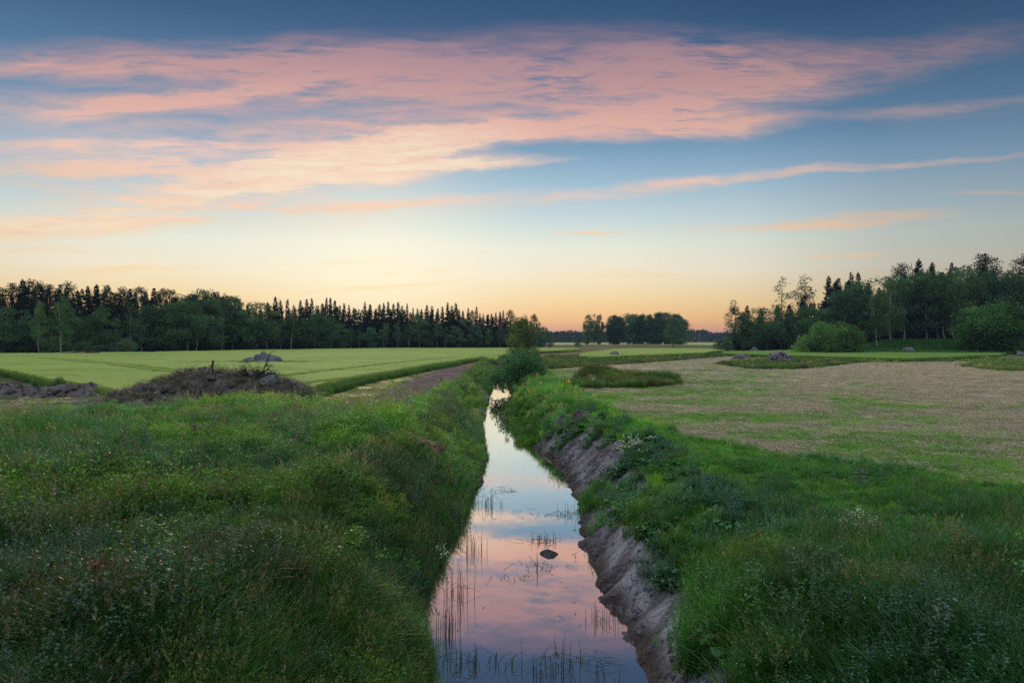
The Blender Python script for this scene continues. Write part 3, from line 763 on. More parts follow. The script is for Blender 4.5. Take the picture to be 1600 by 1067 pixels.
# --- distant woods on the horizon (one mass)
def far_wood(name, label, x0, x1, D, tops, seed, tone):
    r = np.random.default_rng(seed); V = []; Fq = []; C = []; n0 = 0
    n = int((x1-x0)/2.2)
    for row in range(3):
        for k in range(n):
            px_ = x0+(x1-x0)*(k+r.uniform(-.5, .5))/n; d = D+row*14+r.uniform(-6, 6); top = ZT(np.interp(px_, tops[0], tops[1])+r.uniform(-1.0, 1.6), d); x, y, _ = A(px_, d)
            m = 90; t = r.uniform(0, 1, m)**.9; sp = r.uniform() < .6
            rr = (2.4*(1-t)+.3 if sp else 3.4*np.sqrt(np.maximum(.02, 1-t**2)))*r.uniform(.3, 1, m); a = r.uniform(0, 6.28, m)
            P = np.stack([x+np.cos(a)*rr, y+np.sin(a)*rr, t*top], -1)
            v, f = leaves(P, r.normal(size=(m, 3)), 1.9*r.uniform(.6, 1.2, m), r, .7); V.append(v); Fq.append(f+n0); n0 += len(v)
            C.append(np.array(tone)*r.uniform(.7, 1.3)*np.ones((len(v), 1)))
    tag(obj(name, mesh(name, np.concatenate(V), np.concatenate(Fq), M_TREELEAF, None, np.concatenate(C))), label, 'wood', None, 'stuff')
far_wood('distant_wood', 'hazy blue wood along the far horizon left of and behind the groves', 845, 1000, 900, ([845, 870, 890, 910, 1000], [519, 519, 517, 519, 519]), 3, (.035, .055, .045))
far_wood('distant_wood', 'hazy blue wood along the far horizon right of the groves', 990, 1200, 1000, ([990, 1070, 1085, 1100, 1112, 1130, 1200], [520, 519, 516, 515, 520, 521, 521]), 4, (.035, .055, .045))

# --- right wood
SRX = [1160, 1180, 1200, 1222, 1240, 1258, 1275, 1292, 1318, 1335, 1350, 1380, 1405, 1415, 1440, 1458, 1475, 1487, 1510, 1540, 1560, 1580, 1600, 1640, 1800]
SRY = [474, 474, 468, 433, 446, 430, 436, 434, 427, 424, 434, 434, 412, 418, 406, 412, 416, 412, 416, 400, 408, 425, 410, 415, 420]
skr = lambda q: float(np.interp(q, SRX, SRY))
def wr_(px): return 'in the lower left part of the right wood' if px < 1215 else ('in the left half of the right wood' if px < 1350 else ('in the birch row of the right wood' if px < 1500 else 'above the wide bush at the right wood'))
feat = [(1147, 469, 206, 'ragged', 1.0, 'broadleaf_tree', 'ragged tree standing alone at the left of the right wood'),
        (1224, 433, 218, 'open_birch', .9, 'birch_tree', 'airy see-through birch rising left of the boulder bush'),
        (1256, 430, 218, 'open_birch', 1.1, 'birch_tree', 'tall airy birch right of the see-through birch'),
        (1295, 430, 214, 'spruce', 1.0, 'spruce_tree', 'dense pointed tree above the round willow bush'),
        (1330, 424, 212, 'spruce', 1.0, 'spruce_tree', 'twin dark spruce above the right side of the willow bush'),
        (1341, 424, 216, 'spruce', .8, 'spruce_tree', 'slimmer of the twin spruces beside the birch row'),
        (1409, 411, 204, 'pine', 1.0, 'pine_tree', 'pine with a broad ragged top over the left birches'),
        (1436, 404, 204, 'spruce', 1.1, 'spruce_tree', 'bushy topped spruce right of the broad ragged pine'),
        (1457, 409, 206, 'thin_spruce', 1.0, 'spruce_tree', 'small spruce tip in the gap between bushy spruce and thin spruce'),
        (1487, 409, 206, 'thin_spruce', .9, 'spruce_tree', 'thin spruce spire over the middle of the birch row'),
        (1538, 397, 200, 'pine', 1.2, 'pine_tree', 'highest pine of the right wood with dark layered crown'),
        (1585, 418, 195, 'open_birch', 1.1, 'birch_tree', 'open crowned tree with sky showing through near the right edge'),
        (1606, 398, 195, 'pine', 1.1, 'pine_tree', 'dark pine cut off by the right edge of the picture')]
for (tx, tp, D, kind, w, nm, lab) in feat: tree_px(kind, tx, tp, D, nm, lab, w=w)
px = 1166.0
while px < 1720:
    for row, (dd, lo) in enumerate(((0, 12), (12, 2), (26, 8))):
        D = float(np.interp(px, [1160, 1350, 1600], [204, 192, 190]))+dd+random.uniform(-3, 3)
        kind = random.choice(['broad', 'birch', 'broad'] if row == 0 else (['spruce', 'broad', 'spruce'] if row == 1 else ['spruce', 'spruce']))
        top = skr(px)+lo+random.uniform(0, 16); nm = {'broad': 'broadleaf_tree', 'birch': 'birch_tree', 'spruce': 'spruce_tree'}[kind]
        if 1200 < px < 1290: top += 20
        lab = {'broadleaf_tree': 'dark leafy tree', 'birch_tree': 'leafy birch packed', 'spruce_tree': 'shaded spruce packed'}[nm]+' '+wr_(px)+(' front' if row == 0 else ' interior')
        tree_px(kind, px+random.uniform(-4, 4), top, D, nm, lab.replace(' front', ', front rank').replace(' interior', ', behind the front rank'), 'tree', lab, w=1.3 if row else 1.15)
    px += random.uniform(14, 22)
for (tx, tp, D, w, lab) in ((1372, 452, 176, .95, 'front birch with forked white trunk at the left end of the birch row'), (1392, 440, 182, 1.0, 'birch just right of the forked white trunk'), (1412, 436, 186, 1.0, 'birch behind the forest edge boulder'),
                            (1446, 430, 186, 1.0, 'birch with a thin leaning white trunk right of the forest edge boulder'), (1468, 426, 187, 1.0, 'birch with a curved trunk in the middle of the row'), (1478, 428, 185, 1.0, 'birch with pale stem left of the thickest white trunk'), (1494, 420, 184, 1.0, 'birch with the thickest straight white trunk'), (1520, 428, 186, 1.0, 'birch at the right end of the row beside the wide bush')):
    tree_px('birch', tx, tp, D, 'birch_tree', lab, w=w)

# big foliage forms with finer leaves, each its own shape
def special(name, label, cat, seed, x, y, z, h, w, cb, nb, rb, leaf, per, tone, prof, stems=6, droop=0.0, flat=.85, bark=s(84,76,62), spread=1.0, wy=1.0):
    global BTV; BTV = (.45, 1.5)
    make_decid('sp%d' % seed, seed, h, w, cb, nb, rb, leaf, per, tone, prof, bark, droop, stems, flat, 0, spread)
    e = place('sp%d' % seed, 0, x, y, z, h, 1.0, name, label, cat, None, rot=0)
    return e
x, y, _ = A(1298, 158); special('willow_bush', 'big round green willow bush beside the black patched boulder', 'bush', 201, x, y, -.2, 7.6, 7.0, .0, 60, 1.7, .46, 105, (.125, .235, .075), dome, 7)
x, y, _ = A(1545, 168); special('willow_bush', 'wide dark green spreading bush by the barn at the right wood', 'bush', 202, x, y, .2, 12.4, 6.0, .02, 60, 2.1, .55, 75, (.20, .36, .095), ov, 5)
x, y, _ = A(815, 92); special('ditch_tree', 'feathery olive tree on the right ditch bank behind the willow bush', 'tree', 203, x, y, -.4, 6.9, 2.2, .05, 70, .72, .18, 400, (.24, .32, .12), ov, 3, .2, .9, s(90,78,64), .6)
x, y, _ = A(815, 64); special('willow_bush', 'dense willow bush overhanging the water on the right ditch bank', 'bush', 204, x, y, -1.2, 3.6, 2.8, .0, 75, .75, .17, 420, (.105, .20, .088), dome, 8, -.3, .9)

# ================================================================== rocks
def rock_mesh(seed, dx, dy, dz, cuts=9, m=None, rough=.10, sub=4):
    import bmesh
    bm = bmesh.new(); bmesh.ops.create_icosphere(bm, subdivisions=sub, radius=1.0)
    V = np.array([v.co[:] for v in bm.verts]); Fq = np.array([[l.index for l in f.verts] for f in bm.faces]); bm.free()
    r = np.random.default_rng(seed)
    for k in range(cuts):
        n = r.normal(size=3); n[2] = abs(n[2])*.8; n /= np.linalg.norm(n); dlim = r.uniform(.62, .88)
        t = V@n; over = np.maximum(0, t-dlim); V = V-over[:, None]*n*.94
    nz = fbm(V[:, 0]*2.2+seed, V[:, 1]*2.2+V[:, 2]*1.7, seed % 50, 4)-.5; V *= (1+rough*2*nz)[:, None]
    nz2 = fbm(V[:, 0]*9, V[:, 1]*9+V[:, 2]*8, seed % 50+3, 3)-.5; V *= (1+rough*.5*nz2)[:, None]
    V = V*np.array([dx/2, dy/2, dz]); V[:, 2] = np.where(V[:, 2] < 0, V[:, 2]*.4, V[:, 2])
    return mesh('rock', V, Fq, m or M_ROCK, None, None, False)
def rock(label, x, y, w, h, seed, d=None, m=None, name='boulder', z=None, group=None, rz=0, cuts=9, rough=.1, cat=None, tilt=0):
    z = float(H(x, y, False)) if z is None else z
    o = obj(name, rock_mesh(seed, w, d or w*.8, h, cuts, m, rough), None, (x, y, z), rz); o.rotation_euler = (0, tilt, rz)
    return tag(o, label, cat or name.replace('_', ' '), group)
def rock_px(label, px, base, w_px, h_px, seed, **kw):
    x, y, _ = G(px, base); k = y/F; return rock(label, x, y+w_px*k*.3, w_px*k*1.08, h_px*k*1.06, seed, **kw)
rock_px('large slab sided boulder with black patches beside the willow bush', 1223, 567, 44, 17, 301, m=M_ROCKP, cuts=7)
rock_px('grey boulder, larger of the pair left of the black patched boulder', 1156, 561, 24, 9.5, 302)
rock_px('small pale rock leaning right of the pair', 1169, 561.5, 13, 7, 303)
rock_px('rounded grey boulder at the foot of the ragged tree', 1180, 552, 19, 9, 304)
rock_px('small dull rock left of the rounded boulder by the ragged tree', 1146, 551, 8, 4, 305)
x, y, _ = A(1422, 170); rock('dark humped boulder at the edge of the birch row', x, y, 4.2, 1.5, 306, m=M_ROCK, z=.2)
rock_px('low flat rock outcrop in the grass island at the right edge', 1548, 574, 40, 4.5, 307, cuts=5)
rock_px('pointed grey boulder leaning in front of the middle crop', 961, 559, 17, 12, 308, cuts=6)
rock_px('small rock at the right foot of the pointed boulder', 973, 559, 9, 6, 309)
rock_px('grey blocky boulder in the grassy hump of the mown field', 993, 597, 26, 12, 310, cuts=6)
rock_px('flat grey rock in the strip before the middle crop', 1077, 555, 12, 4, 311)
rock_px('grey stone low in the grass right of the ditch tree', 845, 560, 15, 5.5, 312)
rock_px('pale small stone at the left tip of the grassy hump', 898, 602, 8, 5, 313)
# rock pile in the crop
for i, (px_, b, w_, h_, lab) in enumerate(((388, 573, 24, 9, 'left low slab of the rock pile in the crop'), (398, 572, 20, 13, 'upright rock left of the peak of the crop rock pile'), (407, 571, 20, 16, 'highest pointed rock of the pile in the crop'),
                                           (419, 572, 30, 13.5, 'broad grey block at the centre of the crop rock pile'), (431, 573, 22, 10, 'sloping right block of the crop rock pile'), (410, 575, 40, 6, 'flat front slab at the foot of the crop rock pile'))):
    rock_px(lab, px_, b, w_, h_, 320+i, name='rock', z=.45, group='rocks heaped in the crop', cuts=6)
# ditch stones
for (px_, py_, w_, h_, sd_, lab, mm) in ((858, 866, .50, .14, 340, 'flat dark stone breaking the water in mid ditch', M_ROCKD), (812, 637, .9, .07, 341, 'thin flat stone showing in the water near the willow bush', M_ROCKD),):
    x, y, _ = G(px_, py_, WZ); rock(lab, x, y, w_, h_, sd_, d=w_*.7, m=mm, name='stone', z=WZ-.02)
for i, (yy, off, w_, h_, lab) in enumerate(((27.6, -.10, .75, .38, 'upper rounded grey stone on the left water edge'), (24.6, -.02, .80, .34, 'lower rounded dark stone on the left water edge'), (46, -.1, 1.1, .45, 'broken pale stone on the left bank across from the willow'),
                                            (43, -.3, .9, .4, 'angular stone below the seeding grass on the left bank'), (57, -.2, 1.2, .5, 'pale stones jutting into the water far up the left bank'), (60, -.6, 1.0, .5, 'grey rock above the jutting stones far up the left bank'))):
    x = float(xl(np.array(yy)))+off; rock(lab, x, yy, w_, h_, 350+i, m=M_ROCKD if i < 2 else M_ROCK, name='stone', z=WZ-.05, rz=i)
x, y, _ = G(879, 668, -.75); rock('dark angular stone at the top of the clay bank', x, y, .85, .62, 360, m=M_ROCK, name='stone', z=float(H(x, y))-.05, cuts=6)
x, y, _ = G(909, 658, -.3); rock('brown lump of soil at the head of the clay bank', x, y, 1.0, .55, 361, m=M_SOIL, name='soil_clod', z=float(H(x, y))-.05)
for i, (yy, t, w_) in enumerate(((13.2, .25, .16), (14.5, 1.2, .12), (17.2, .3, .2), (18.9, .9, .14), (21.4, .25, .22), (23.3, .8, .16), (25.2, 1.5, .18), (28.5, 1.1, .2))):
    x = float(xr(np.array(yy)))+t; rock('clod of dried clay on the right bank face', x, yy, w_, w_*.45, 370+i, m=M_SOIL, name='soil_clod', group='clay clods on the bank face')

# ================================================================== dug soil heaps
def heap(name, label, xs, tops, D, depth, seed, y_off=0):
    r = np.random.default_rng(seed); X, Yr = np.meshgrid(np.linspace(xs[0], xs[-1], 260), np.linspace(-1, 1, 110), indexing='ij')
    hx = np.interp(X, xs, [ZT(t, D) for t in tops]); Xw = (X-800)*D/F; Yw = D+Yr*depth
    prof = np.clip(1-np.abs(Yr)**1.7, 0, 1)**.9
    n = fbm(Xw*1.1, Yw*1.1, seed, 5, .6); n2 = fbm(Xw*4.2, Yw*4.2, seed+1, 4, .6)
    Z = hx*prof*(.60+.66*n)+(.34*(n2-.5)+.16*np.abs(fbm(Xw*9, Yw*9, seed+2, 3)-.5))*sstep(0, .3, prof)
    Z = np.where(prof < .02, -.1, Z)
    V = np.stack([Xw, Yw+y_off, Z], -1).reshape(-1, 3); nr, nc = X.shape
    i = (np.arange(nr-1)*nc)[:, None]+np.arange(nc-1)[None, :]; Fq = np.stack([i, i+nc, i+nc+1, i+1], -1).reshape(-1, 4)
    return tag(obj(name, mesh(name, V, Fq, M_SOIL, None, None, True)), label, 'soil heap')
heap('soil_heap', 'large heap of dug brown soil with roots on top in the left field', [150, 185, 215, 240, 270, 298, 318, 345, 365, 400, 430, 450, 468, 484, 496], [629, 616, 605, 598, 588, 577, 573, 575, 579, 580, 585, 592, 602, 614, 630], 38, 2.6, 5)
heap('soil_ridge', 'low dark ridge of dug soil at the left edge', [-120, -60, 0, 15, 40, 75, 110, 140, 165, 185, 205], [612, 604, 603, 599, 604, 605, 600, 597, 606, 618, 634], 41, 1.4, 9)
x, y, _ = A(419, 36.9); rock('grey boulder lying on the right shoulder of the soil heap', x, y, 1.0, .62, 380, z=1.0, cuts=6, tilt=.35)
x, y, _ = A(446, 37); rock('brown clod beside the grey boulder on the soil heap', x, y, .75, .55, 381, z=.85, m=M_SOIL, name='soil_clod')
x, y, _ = A(323, 37.2); rock('round brown sod perched on the top of the soil heap', x, y, 1.2, .62, 382, z=1.22, m=M_SOIL, name='soil_clod')
def branches(name, label, loc, seed, n, L, rad, tone, up=.5, cat='branch', sub=2, dirx=None):
    r = np.random.default_rng(seed); a = Acc()
    def grow(p, d, l, rd, lev):
        m = 6; P = [p]
        for k in range(m):
            d = d+r.normal(0, .22, 3); d = d/np.linalg.norm(d); p = p+d*l/m; P.append(p)
            if lev and r.uniform() < .55: grow(p, d+r.normal(0, .7, 3), l*.45, rd*.5, lev-1)
        v, f = tube(P, np.linspace(rd, rd*.3, m+1), 5); a.add(v, f, np.array(tone)*r.uniform(.7, 1.2))
    for k in range(n):
        az_ = r.uniform(0, 6.28); d = np.array([math.cos(az_), math.sin(az_)*.6, r.uniform(.1, 1)*up*2])
        if dirx is not None: d = np.array(dirx)+r.normal(0, .35, 3)
        grow(r.normal(0, .16*L, 3)*np.array([1, .5, .15]), d, L*r.uniform(.5, 1), rad*r.uniform(.5, 1), sub)
    o = obj(name, a.mesh(name, M_WOOD, True), None, loc); return tag(o, label, cat)
x, y, _ = A(392, 37.5); branches('root_tangle', 'tangle of torn brown roots on the crest of the soil heap', (x, y, 1.25), 12, 40, 1.0, .03, s(86,70,58), .32, 'roots')
x, y, _ = A(410, 37.4); branches('broken_branch', 'broken limb sticking up to the right out of the root tangle', (x-.3, y, 1.45), 13, 3, 1.2, .05, s(84,74,66), .5, dirx=(1, 0, .8))
x, y, _ = A(269, 37.6); branches('broken_branch', 'bent dead branch at the left slope of the soil heap', (x, y, .95), 14, 5, .8, .03, s(70,62,52), .5)
x, y, _ = A(292, 37.6); branches('broken_branch', 'thin slanting twigs between bent branch and perched sod', (x-.2, y, 1.1), 15, 5, .95, .02, s(96,84,66), .6, dirx=(.8, 0, .8), sub=1)
a = Acc(); P = np.array([[0, 0, -.3], [.0, .02, .3], [-.02, .02, .75], [.03, 0, .98], [.02, 0, 1.05]]); v, f = tube(P, [.055, .05, .045, .075, .03], 8); a.add(v, f, s(104,84,66))
x, y, _ = A(332, 37.0); tag(obj('wooden_stake', a.mesh('wooden_stake', M_WOOD, True), None, (x, y, 1.25)), 'upright broken stake standing in the soil heap', 'stake')
a = Acc(); v, f = tube([[0, 0, -.1], [.35, 0, .5], [.62, 0, 1.0]], [.025, .022, .02], 6); a.add(v, f, s(110,90,70))
x, y, _ = A(315, 36.8); tag(obj('wooden_pole', a.mesh('wooden_pole', M_WOOD, True), None, (x, y, 1.2)), 'thin pole leaning against the broken stake', 'pole')
# pale dead branches in the weeds
x, y, _ = A(470, 19); branches('dead_branch', 'pale bare forked branch in the weeds below the soil heap', (x, y, .55), 21, 4, 1.3, .016, s(150,148,140), .9, sub=2, dirx=(.5, 0, 1))
x, y, _ = A(300, 12.4); branches('dead_branch', 'long pale dry branch lying across the foreground weeds', (x+.4, y, .72), 22, 5, 1.5, .011, s(140,122,112), .25, sub=2, dirx=(1, .25, .30))
x, y, _ = A(312, 21); branches('dead_branch', 'grey twiggy branch standing by the brown mound in the weeds', (x, y, .5), 23, 5, 1.1, .014, s(130,126,120), .8, sub=2)
# logs by the wood
for i, (px_, w_, t_) in enumerate(((106, 10, (1.0, .3, .12)), (126, 12, (1, -.1, .02)), (136, 10, (1, .4, .06)), (146, 8, (1, .1, -.05)))):
    x, y, _ = A(px_, 140); a = Acc(); d = np.array(t_); L_ = w_*.13; v, f = tube([-d*L_, d*0, d*L_], [.22, .24, .2], 8); a.add(v, f, s(150,140,132) if i in (0, 2) else s(104,78,68))
    tag(obj('log', a.mesh('log', M_WOOD, True), None, (x, y, .75+.1*(i % 2))), ['pale log sticking out left of the heap at the wood edge', 'brown log lying in the heap at the wood edge', 'pale log on top of the heap at the wood edge', 'reddish log at the right of the heap at the wood edge'][i], 'log')

# ================================================================== barn at the right edge
def box(a, x0, x1, y0, y1, z0, z1, c=(1, 1, 1), m=0):
    V = np.array([(x, y, z) for z in (z0, z1) for (x, y) in ((x0, y0), (x1, y0), (x1, y1), (x0, y1))])
    a.add(V, [[3, 2, 1, 0], [4, 5, 6, 7], [0, 1, 5, 4], [1, 2, 6, 5], [2, 3, 7, 6], [3, 0, 4, 7]], c, m)
bx, by, _ = A(1598, 150); bz = float(H(bx+4, by+4, False))
barn = bpy.data.objects.new('barn', None); COL.objects.link(barn); barn.location = (bx, by, bz); barn.rotation_euler = (0, 0, R(-38)); tag(barn, 'grey weathered timber barn with a dark roof cut by the right edge', 'barn')
a = Acc(); nbd = 34
for k in range(nbd): box(a, k*.2+.008, k*.2+.192, 0+.004*(k % 3), .05+.004*(k % 3), .35, 4.0, s(92,92,96, 1+.3*((k*37 % 7)/7-.5)))
for k in range(40): box(a, 0, .05, .06+k*.2, .25+k*.2, .35, 4.0, s(84,84,88))
a.add([(.0, .03, 4.0), (6.8, .03, 4.0), (3.4, .03, 9.4)], [[0, 1, 2]], s(84,84,88)); a.add([(6.8, 8, .3), (6.8, 0.06, .3), (6.8, .06, 4), (6.8, 8, 4)], [[0, 1, 2, 3]], s(84,84,88))
obj('wall', a.mesh('wall', M_WOOD), barn)
a = Acc(); box(a, -.05, 7, -.05, 8.1, -.6, .345, s(120,118,116)); obj('stone_base', a.mesh('stone_base', M_ROCK), barn)
a = Acc()
for sg in (0, 1):
    for j in range(12):
        t0, t1 = j/12, (j+1)/12+.02; X0, X1 = (-.55+3.95*t0, -.55+3.95*t1); Z0, Z1 = 3.4+6.2*t0, 3.4+6.2*t1
        if sg: X0, X1 = 6.8-X0, 6.8-X1
        a.add([(X0, -.5, Z0+.09), (X0, 8.4, Z0+.09), (X1, 8.4, Z1+.03), (X1, -.5, Z1+.03), (X0, -.5, Z0), (X0, 8.4, Z0), (X1, 8.4, Z1-.06), (X1, -.5, Z1-.06)], [[0, 1, 2, 3], [7, 6, 5, 4], [0, 3, 7, 4], [1, 0, 4, 5], [3, 2, 6, 7]], s(70,74,82))
obj('roof', a.mesh('roof', M_WOOD), barn)
x, y, _ = A(1592.5, 146); a = Acc(); box(a, -.3, .3, -.25, .25, 0, 1.05, s(190,192,198)); box(a, -.33, .33, -.28, .28, 1.05, 1.1, s(160,160,166))
tag(obj('plastic_container', a.mesh('plastic_container', M_WOOD), None, (x, y, float(H(x, y, False)))), 'small white container standing at the barn corner', 'container')
rock('pale stone in the grass below the barn corner', *G(1598, 556)[:2], 1.6, 1.1, 391)

# ================================================================== scattered plants (stuff), built with geometry nodes
def gn_scatter(name, label, cat, P, scale, rz, tint, idx, temps, tilt=None):
    n = len(P)
    me = bpy.data.meshes.new(name); me.vertices.add(n); me.vertices.foreach_set('co', np.asarray(P, np.float32).ravel())
    def at(k, ty, v, key='value'):
        q = me.attributes.new(k, ty, 'POINT'); q.data.foreach_set(key, np.asarray(v, np.float32 if ty != 'INT' else np.int32).ravel())
    at('sc', 'FLOAT', scale); at('ix', 'INT', idx)
    rot = np.zeros((n, 3)); rot[:, 2] = rz
    if tilt is not None: rot[:, :2] = tilt
    at('rt', 'FLOAT_VECTOR', rot, 'vector')
    t4 = np.ones((n, 4)); t4[:, :3] = tint; at('tint', 'FLOAT_COLOR', t4, 'color')
    o = obj(name, me); tag(o, label, cat, None, 'stuff')
    g = bpy.data.node_groups.new(name, 'GeometryNodeTree')
    g.interface.new_socket('Geometry', in_out='INPUT', socket_type='NodeSocketGeometry'); g.interface.new_socket('Geometry', in_out='OUTPUT', socket_type='NodeSocketGeometry')
    nd, ln = g.nodes, g.links; gi = nd.new('NodeGroupInput'); go = nd.new('NodeGroupOutput')
    m2p = nd.new('GeometryNodeMeshToPoints'); ln.new(gi.outputs[0], m2p.inputs[0])
    g2i = nd.new('GeometryNodeGeometryToInstance')
    for t in reversed(temps):
        oi = nd.new('GeometryNodeObjectInfo'); oi.inputs[0].default_value = t; oi.inputs['As Instance'].default_value = False
        ln.new(oi.outputs['Geometry'], g2i.inputs[0])
    iop = nd.new('GeometryNodeInstanceOnPoints'); ln.new(m2p.outputs[0], iop.inputs['Points']); ln.new(g2i.outputs[0], iop.inputs['Instance']); iop.inputs['Pick Instance'].default_value = True
    def na(k, ty):
        a_ = nd.new('GeometryNodeInputNamedAttribute'); a_.data_type = ty; a_.inputs[0].default_value = k
        return a_.outputs[0]
    ln.new(na('sc', 'FLOAT'), iop.inputs['Scale']); ln.new(na('ix', 'INT'), iop.inputs['Instance Index'])
    e2r = nd.new('FunctionNodeEulerToRotation'); ln.new(na('rt', 'FLOAT_VECTOR'), e2r.inputs[0]); ln.new(e2r.outputs[0], iop.inputs['Rotation'])
    ln.new(iop.outputs[0], go.inputs[0])
    md = o.modifiers.new('scatter', 'NODES'); md.node_group = g
    return o
def temp(name, me): return bpy.data.objects.new(name, me)      # template, not linked to the scene

GRN = np.array([.076, .200, .030]); GRB = np.array([.052, .158, .040]); YEL = np.array([.120, .215, .040]); TAN = np.array([.26, .225, .14]); BLG = np.array([.085, .185, .100])
def t_grass(seed, n, rad, h0, h1, w, lean, tone, dry=.06):
    r = np.random.default_rng(seed); a = r.uniform(0, 6.28, n); q = rad*np.sqrt(r.uniform(0, 1, n)); x, y = q*np.cos(a), q*np.sin(a)
    v, f, t = blades(r, n, x, y, -.06, r.uniform(h0, h1, n), w*r.uniform(.6, 1.2, n), lean*r.uniform(.2, 1.3, n), 4, droop=.08)
    c = np.array(tone)*r.uniform(.65, 1.35, n)[:, None]; dr = r.uniform(0, 1, n) < dry; c[dr] = TAN*.8
    yl = (r.uniform(0, 1, n) < .25); c[yl] = c[yl]*np.array([1.35, 1.15, .8])
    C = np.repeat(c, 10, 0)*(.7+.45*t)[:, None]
    return temp('grass_tuft', mesh('grass_tuft', v, f, M_HERB, None, C))
def t_seed(seed, n, rad, h0, h1, tone, head):
    r = np.random.default_rng(seed); A_ = Acc()
    x, y = r.normal(0, rad*.5, n), r.normal(0, rad*.5, n); h = r.uniform(h0, h1, n); az_ = r.uniform(0, 6.28, n); ln_ = r.uniform(.05, .35, n)
    v, f, t = blades(r, n, x, y, -.05, h, .006, ln_, 4, az=az_); A_.add(v, f, tone)
    m = 9
    for k in range(n):
        tt = np.linspace(.78, 1.0, m); ex = x[k]+np.cos(az_[k])*ln_[k]*h[k]*tt**2; ey = y[k]+np.sin(az_[k])*ln_[k]*h[k]*tt**2; ez = -.05+h[k]*(tt-.32*ln_[k]*tt**2.2)
        P = np.stack([ex, ey, ez], -1); D = r.normal(0, .5, (m, 3)); D[:, 2] = .8
        v, f = leaves(P, D, .055*r.uniform(.7, 1.2, m), r, .35); A_.add(v, f, np.array(head)*r.uniform(.8, 1.2))
    return temp('seed_grass', A_.mesh('seed_grass', M_HERB))
def t_leafy(seed, n, rad, h0, h1, leaf, tone, top=None, asp=.45, per=16, topsz=.03, topn=10):
    r = np.random.default_rng(seed); A_ = Acc()
    for k in range(n):
        bx_, by_ = r.normal(0, rad*.5, 2); h = r.uniform(h0, h1); az_ = r.uniform(0, 6.28); ln_ = r.uniform(0, .25)
        v, f, t = blades(r, 1, np.array([bx_]), np.array([by_]), -.05, np.array([h]), .010, np.array([ln_]), 4, az=np.array([az_])); A_.add(v, f, np.array(tone)*.8)
        t = r.uniform(.12, 1, per); P = np.stack([bx_+np.cos(az_)*ln_*h*t**2, by_+np.sin(az_)*ln_*h*t**2, h*(t-.3*ln_*t**2)-.05], -1)
        a2 = np.arange(per)*2.4+r.uniform(0, 1); D = np.stack([np.cos(a2), np.sin(a2), r.uniform(-.2, .7, per)], -1)
        v, f = leaves(P, D, leaf*(1.25-.75*t)*r.uniform(.7, 1.2, per), r, asp, roll=np.tile([0, 0, 1.], (per, 1))+r.normal(0, .45, (per, 3)))
        A_.add(v, f, np.repeat(np.array(tone)*r.uniform(.7, 1.3, per)[:, None], 4, 0))
        if top is not None:
            tp = P[np.argmax(t)]+np.array([0, 0, .02]); Q = tp+r.normal(0, topsz*1.6, (topn, 3))*np.array([1, 1, .45]); v, f = leaves(Q, r.normal(size=(topn, 3)), topsz, r, .9); A_.add(v, f, np.array(top)*r.uniform(.8, 1.15))
    return temp('weed', A_.mesh('weed', M_HERB))
def t_broad(seed, n, rad, size, tone):
    r = np.random.default_rng(seed); A_ = Acc()
    for k in range(n):
        a = r.uniform(0, 6.28); q = rad*math.sqrt(r.uniform(.05, 1)); c = np.array([q*math.cos(a), q*math.sin(a), r.uniform(.06, .28)]); sz = size*r.uniform(.6, 1.2)
        th = np.linspace(0, 2*np.pi, 10, endpoint=False); nrm = np.array([r.normal(0, .35), r.normal(0, .35), 1]); nrm /= np.linalg.norm(nrm); u_ = np.cross(nrm, [1, 0, .1]); u_ /= np.linalg.norm(u_); w_ = np.cross(nrm, u_)
        rr = sz*(1+.18*np.cos(th*2+1))*(1-.35*(np.cos(th) > .95)); V = c+rr[:, None]*(np.cos(th)[:, None]*u_+np.sin(th)[:, None]*w_)+np.array([0, 0, .02])*np.sin(th*3)[:, None]
        A_.add(V, [list(range(10))], np.array(tone)*r.uniform(.7, 1.3)); v, f = tube([[c[0]*.5, c[1]*.5, -.04], c], .004, 3); A_.add(v, f, tone)
    # polygons of mixed size: split
    return temp('broad_leaves', A_.mesh('broad_leaves', M_HERB))
def t_straw(seed, n, rad):
    r = np.random.default_rng(seed); a = r.uniform(0, 6.28, n); q = rad*np.sqrt(r.uniform(0, 1, n)); P = np.stack([q*np.cos(a), q*np.sin(a), r.uniform(.0, .07, n)], -1)
    D = np.stack([r.normal(size=n), r.normal(size=n)*.7, r.uniform(-.1, .16, n)], -1); v, f = leaves(P, D, r.uniform(.05, .16, n), r, .11, roll=np.tile([0, 0, 1.], (n, 1))+r.normal(0, .25, (n, 3)))
    C = np.repeat(np.where((r.uniform(0, 1, n) < .18)[:, None], GRN*1.6, np.array([.80, .67, .55]))*r.uniform(.6, 1.2, n)[:, None], 4, 0)
    return temp('straw', mesh('straw', v, f, M_HERB, None, C))
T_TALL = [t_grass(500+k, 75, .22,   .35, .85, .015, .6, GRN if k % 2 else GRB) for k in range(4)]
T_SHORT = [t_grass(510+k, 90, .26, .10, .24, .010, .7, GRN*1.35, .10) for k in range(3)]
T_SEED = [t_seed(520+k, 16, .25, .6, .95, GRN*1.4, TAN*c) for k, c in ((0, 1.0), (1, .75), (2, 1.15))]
T_LEAFY = [t_leafy(530+k, 13, .28, .45, .9, .072, BLG*(.9+.15*k), per=30) for k in range(3)]
T_UMB = [t_leafy(540+k, 12, .28, .5, .8, .07, GRN, YEL*1.3, per=22, topn=18, topsz=.035) for k in range(2)]
T_BROAD = [t_broad(550+k, 16, .3, .095, GRB*1.1) for k in range(3)]
T_STRAW = [t_straw(560+k, 170, .38) for k in range(4)]
T_CROP = [t_grass(570+k, 110, .33, .55, .78, .012, .25, np.array([.40, .47, .15])*.82, 0) for k in range(3)]
